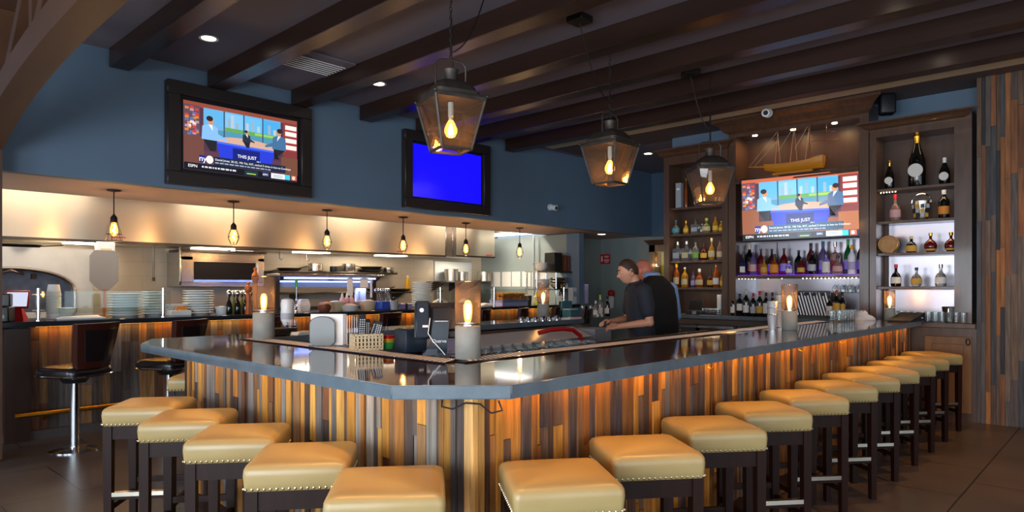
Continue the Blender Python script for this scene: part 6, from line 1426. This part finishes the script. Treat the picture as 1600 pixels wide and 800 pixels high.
# ------------------------------------------------------------------ people
def meta_mesh(name, build, vox, smooth, m, parent, ang=80):
    b = B(); build(b)
    o = obj(name, b, m, parent, ang=180)
    md = o.modifiers.new('r', 'REMESH'); md.mode = 'VOXEL'; md.voxel_size = vox; md.use_smooth_shade = True
    if smooth: s = o.modifiers.new('s', 'SMOOTH'); s.factor = .5; s.iterations = smooth
    dg = bpy.context.evaluated_depsgraph_get(); me = bpy.data.meshes.new_from_object(o.evaluated_get(dg))
    o.modifiers.clear(); old = o.data; o.data = me; bpy.data.meshes.remove(old)
    if not me.materials: me.materials.append(M[m])
    for p in me.polygons: p.use_smooth = True
    return o
def limb(b, pts, rs):
    """tapered limb through joints with rounded ends"""
    pts = [Vector(p) for p in pts]; P = []; Q = []
    for i in range(len(pts) - 1):
        for k in range(5): u = k / 5; P.append(pts[i].lerp(pts[i + 1], u)); Q.append(rs[i] + (rs[i + 1] - rs[i]) * u)
    P.append(pts[-1]); Q.append(rs[-1]); b.tube(P, Q, 14); b.ball(pts[0], rs[0], 14); b.ball(pts[-1], rs[-1], 14)
    for p, r in zip(pts[1:-1], rs[1:-1]): b.ball(p, r, 14)
def ringz(c, rx, ry, n=24, tilt=0., p=2.4):
    """superellipse ring about c, leaning with tilt about x"""
    out = []
    for k in range(n):
        a = 2 * PI * k / n; ca, sa = math.cos(a), math.sin(a)
        x = rx * abs(ca) ** (2 / p) * (1 if ca > 0 else -1); y = ry * abs(sa) ** (2 / p) * (1 if sa > 0 else -1)
        out.append(Vector(c) + Vector((x, y * math.cos(tilt), y * math.sin(tilt))))
    return out
def head(b, M4, bald=False):
    """a head facing +y, origin at the base of the skull centre, chin down, 0.23 m tall"""
    n, k = 40, 30
    g = lambda x, s: math.exp(-(x / s) ** 2)
    rings = []
    for i in range(k + 1):
        th = PI * i / k; z0 = -math.cos(th); rr = math.sin(th); ring = []
        for j in range(n):
            a = 2 * PI * j / n; x0, y0 = rr * math.cos(a), rr * math.sin(a)
            low = max(0, -z0); x = .076 * x0 * (1 - .34 * low ** 1.3); y = .098 * y0; z = .118 * z0
            if y0 > 0: y = .094 * y0 + .012 * low; y *= (1 - .06 * g(z0 - .25, .2) * 0)
            else: y *= 1 - .22 * low; z += .03 * low * (-y0) ; y = max(y, -.098)
            f = max(0, y0)
            y += f ** 3 * (.006 * g(z0 - .28, .12) - .009 * g(z0 - .1, .12) * g(abs(x0) - .36, .2))       # brow, sockets
            y += .030 * f ** 4 * g(x0, .15) * g(z0 + .2, .11) + .014 * f ** 4 * g(x0, .12) * g(z0 + .05, .16)  # nose
            y += .009 * f ** 3 * g(x0, .3) * (g(z0 + .44, .055) + .9 * g(z0 + .55, .05)) - .004 * f ** 3 * g(x0, .3) * g(z0 + .495, .025)  # lips
            y += .012 * f ** 3 * g(x0, .3) * g(z0 + .78, .14)                                               # chin
            y += .004 * f * g(abs(x0) - .6, .2) * g(z0 + .12, .2)
            ring.append(M4 @ Vector((x, y, z)))
        rings.append(ring)
    b.loft(rings[1:-1])
    for s in (-1, 1):
        e = []
        for q in range(14): a = 2 * PI * q / 14; e.append(M4 @ Vector((s * (.079 + .004 * math.cos(a)), -.008 + .017 * math.cos(a) - .004 * math.sin(a), -.012 + .031 * math.sin(a))))
        b.tube(e, .0065, 6, closed=True); b.ball(M4 @ Vector((s * .074, -.004, -.012)), .02, 10, (.5, .7, 1.2))
def hand(b, wrist, d, up, side, curl=.7):
    """palm and five bent fingers; d: pointing direction, up: back of the hand, side: +1 when the thumb lies on d x up"""
    w = Vector(wrist); d = Vector(d).normalized(); up = Vector(up); up = (up - d * up.dot(d)).normalized(); s = d.cross(up) * side
    m = Matrix((( s.x, d.x, up.x), (s.y, d.y, up.y), (s.z, d.z, up.z))).to_4x4()
    T = Matrix.Translation(w) @ m
    b.loft([[T @ Vector(p) for p in ((-.026 * k, y, -.012 * q), (.026 * k, y, -.012 * q), (.028 * k, y, .0), (.026 * k, y, .012 * q), (-.026 * k, y, .012 * q), (-.028 * k, y, 0))] for y, k, q in ((0, .95, 1.2), (.03, 1.25, 1.15), (.06, 1.5, 1), (.085, 1.5, .9), (.092, 1.35, .7))])
    for i, (x, L) in enumerate(((.03, .068), (.011, .078), (-.009, .073), (-.028, .058))):
        p = [Vector((x, .085, 0))]; a = 0
        for seg, c in ((.45, .5), (.32, .8), (.25, .5)): a -= c * curl; p.append(p[-1] + Vector((0, math.cos(a), math.sin(a))) * L * seg)
        limb(b, [T @ q for q in p], [.0095, .009, .0082, .007])
    limb(b, [T @ Vector(q) for q in ((.028, .02, -.004), (.05, .045, -.012), (.05, .072, -.026), (.04, .094, -.036))], [.012, .0115, .0095, .008])
# ---- the younger bartender: profile to the left, looking at his hands
px1, d1 = 1000, 6.5
u = (px1 - 800) / FOC
gx, gy = CA * d1 + u * SA * d1, SA * d1 - u * CA * d1
def person1():
    t = thing('person', 'person in charcoal polo with short brown hair, head bowed, holding a bar tool', 'person', (gx, gy, 0), ANG + PI - PI / 2 - PI / 2 + .0)
    # local +y is where he faces: towards the left of the room
    t.rotation_euler = (0, 0, ANG + .12)
    sh, el, wr = {}, {}, {}
    S = 1.0
    for s in (-1, 1):
        sh[s] = Vector((s * .185, .02, 1.42))
    el[-1] = Vector((-.23, -.02, 1.12)); wr[-1] = Vector((-.13, .24, 1.08))
    el[1] = Vector((.22, .06, 1.13)); wr[1] = Vector((.06, .29, 1.11))
    HM = Matrix.Translation((0, .12, 1.60)) @ Matrix.Rotation(-.28, 4, 'X')
    def body(b):
        head(b, HM)
        limb(b, [(0, .02, 1.42), (0, .05, 1.49), (0, .075, 1.55)], [.062, .052, .05])
        b.loft([ringz((0, -.01, .92), .165, .105), ringz((0, -.01, 1.02), .15, .1), ringz((0, 0, 1.15), .155, .105), ringz((0, .0, 1.28), .175, .115), ringz((0, .01, 1.38), .18, .105), ringz((0, .015, 1.45), .13, .075)])
        for s in (-1, 1):
            limb(b, [sh[s], el[s], wr[s]], [.055, .042, .028])
            limb(b, [(s * .09, -.01, .93), (s * .1, .01, .5), (s * .105, -.02, .09)], [.085, .06, .045]); limb(b, [(s * .105, -.03, .05), (s * .11, .15, .035)], [.05, .04])
        hand(b, wr[-1], (wr[-1] - el[-1]) * .6 + Vector((.06, .12, .01)), (-.6, .1, .8), 1, .75)
        hand(b, wr[1], (wr[1] - el[1]) * .4 + Vector((-.06, .1, .02)), (.5, .1, .8), -1, .75)
    meta_mesh('body', body, .0062, 3, 'skin', t)
    def shirt(b):
        b.loft([ringz((0, -.01, .86), .19, .128), ringz((0, -.01, 1.0), .178, .122), ringz((0, 0, 1.15), .178, .122), ringz((0, .0, 1.28), .196, .13), ringz((0, .01, 1.38), .196, .118), ringz((0, .015, 1.455), .14, .088), ringz((0, .035, 1.485), .075, .07)])
        for s in (-1, 1): limb(b, [sh[s] + Vector((0, 0, -.01)), sh[s].lerp(el[s], .68)], [.078, .066])
    meta_mesh('polo_shirt', shirt, .009, 4, 'shirt', t)
    b = B(); 
    rg = [[Vector((0, .035 + .004 * 0, 1.47)) + Vector((.074 * math.cos(a), .066 * math.sin(a) + .02 * q, .035 * q + .018 * math.sin(-a))) for a in [2 * PI * k / 24 for k in range(24)]] for q in (0, 1)]
    b.loft(rg, cap=False); o = obj('collar', b, 'shirt', t); sm = o.modifiers.new('t', 'SOLIDIFY'); sm.thickness = .006
    def trousers(b):
        b.loft([ringz((0, -.01, .80), .185, .125), ringz((0, -.01, .9), .182, .122), ringz((0, -.01, .98), .17, .118)])
        for s in (-1, 1): limb(b, [(s * .09, -.01, .85), (s * .1, .01, .5), (s * .105, -.02, .1)], [.105, .08, .07])
    meta_mesh('trousers', trousers, .012, 4, 'trouser', t)
    def hairb(b):
        rg = []
        for i in range(17):
            f = i / 16; ring = []
            for k in range(40):
                a = 2 * PI * k / 40; sa, ca = math.sin(a), math.cos(a)
                # lower hem: high over the forehead, above the ears at the sides, down to the nape behind
                q = (sa + 1) / 2
                hem = -.06 + .035 * min(1, q * 2.2) + .10 * max(0, min(1, (q - .50) / .28))
                z = hem + (.128 - hem) * f; zn = max(-1, min(1, z / .124)); r = math.sqrt(max(0, 1 - zn * zn)) if z > 0 else math.sqrt(max(0, 1 - zn * zn)) * (1 + .1 * zn)
                y = (.100 if sa > 0 else .106) * r * sa; x = .083 * r * ca
                ring.append(HM @ Vector((x, y, z)))
            rg.append(ring)
        b.loft(rg)
    meta_mesh('hair', hairb, .006, 2, 'hair', t)
    for s in (-1, 1):
        b = B(); b.ball(HM @ Vector((s * .031, .0715, .012)), .0125, 12); e = obj('eye', b, 'eye', t)
        b = B(); b.ball(HM @ Vector((s * .031, .0822, .010)), .0055, 8); obj('iris', b, 'hair', e)
        b = B(); b.tube([HM @ Vector((s * (.014 + .034 * q), .101 - .010 * q, .034 + .006 * math.sin(PI * q))) for q in (0, .33, .66, 1)], .004, 6); obj('eyebrow', b, 'hair', t)
    return t, wr
p1, wr1 = person1()
RM = Matrix.Translation(p1.location) @ Matrix.Rotation(p1.rotation_euler.z, 4, 'Z')
q = RM @ Vector((-.035, .345, 1.10))
t = thing('bar_tool', 'small steel bottle opener held by the person in the polo', 'bottle opener', q, p1.rotation_euler.z)
b = B(); b.tube([(-.05, -.02, -.01), (0, 0, .0), (.045, .015, .012)], .008, 8); obj('shank', b, 'chrome', t); b = B(); b.tube([(.045 + .014 * math.cos(a), .015 + .014 * math.sin(a), .012) for a in [k * PI / 5 for k in range(10)]], .004, 6, closed=True); obj('ring', b, 'chrome', t)
# ---- the older colleague in the vest, turned away
px2, d2 = 1030, 7.25
u = (px2 - 800) / FOC
hx, hy = CA * d2 + u * SA * d2, SA * d2 - u * CA * d2
def person2():
    t = thing('person', 'bald person in black vest and light blue shirt seen from behind', 'person', (hx, hy, 0), ANG - PI / 2 + .42)
    HM = Matrix.Translation((-.06, .20, 1.635)) @ Matrix.Rotation(.35, 4, 'Z') @ Matrix.Rotation(-.5, 4, 'X')
    sh = {s: Vector((s * .2, .06, 1.43)) for s in (-1, 1)}
    el = {1: Vector((.30, .10, 1.13)), -1: Vector((-.27, .16, 1.12))}; wr = {1: Vector((.16, .34, 1.10)), -1: Vector((-.12, .36, 1.10))}
    def body(b):
        head(b, HM)
        limb(b, [(0, .06, 1.45), (-.025, .11, 1.54), (-.045, .15, 1.58)], [.085, .07, .066])
        b.loft([ringz((0, 0, .92), .19, .13), ringz((0, 0, 1.05), .18, .13), ringz((0, .02, 1.2), .19, .13), ringz((0, .04, 1.33), .2, .125), ringz((0, .055, 1.42), .18, .1), ringz((0, .065, 1.47), .1, .07)])
        for s in (-1, 1):
            limb(b, [sh[s], el[s], wr[s]], [.055, .044, .03])
            limb(b, [(s * .1, 0, .93), (s * .11, .01, .5), (s * .115, -.02, .09)], [.09, .065, .048]); limb(b, [(s * .115, -.03, .05), (s * .12, .15, .035)], [.05, .04])
            hand(b, wr[s], (wr[s] - el[s]) * .5 + Vector((-s * .05, .1, 0)), (s * .4, 0, .9), -s, .6)
    meta_mesh('body', body, .0065, 3, 'skinred', t)
    def shirt(b):
        b.loft([ringz((0, 0, .95), .2, .14), ringz((0, .02, 1.2), .2, .14), ringz((0, .04, 1.33), .208, .133), ringz((0, .055, 1.45), .185, .112, p=2), ringz((-.01, .07, 1.53), .13, .10, p=2), ringz((-.025, .09, 1.585), .092, .086, p=2), ringz((-.03, .10, 1.61), .084, .08, p=2)])
        for s in (-1, 1): limb(b, [sh[s], el[s], wr[s].lerp(el[s], .12)], [.075, .062, .046])
    meta_mesh('dress_shirt', shirt, .009, 3, 'shirtblue', t)
    def vest(b):
        b.loft([ringz((0, 0, .84), .225, .162), ringz((0, 0, .92), .222, .16), ringz((0, 0, 1.05), .215, .158), ringz((0, .02, 1.2), .222, .156), ringz((0, .035, 1.33), .224, .156, p=2.2), ringz((0, .045, 1.42), .212, .146, p=2), ringz((-.005, .05, 1.49), .175, .128, p=2), ringz((-.015, .06, 1.545), .125, .108, p=2), ringz((-.02, .065, 1.575), .09, .09, p=2)])
        for s in (-1, 1): b.ball((s * .165, .055, 1.42), .082, 14, (1, .95, .85))
    meta_mesh('vest', vest, .01, 4, 'vest', t)
    def trousers(b):
        b.loft([ringz((0, 0, .78), .21, .15), ringz((0, 0, .9), .21, .15)])
        for s in (-1, 1): limb(b, [(s * .1, 0, .83), (s * .11, .01, .5), (s * .115, -.02, .1)], [.115, .085, .072])
    meta_mesh('trousers', trousers, .012, 4, 'trouser', t)
    for s in (-1, 1):
        b = B(); b.ball(HM @ Vector((s * .031, .0715, .012)), .0125, 12); e = obj('eye', b, 'eye', t)
    return t
person2()
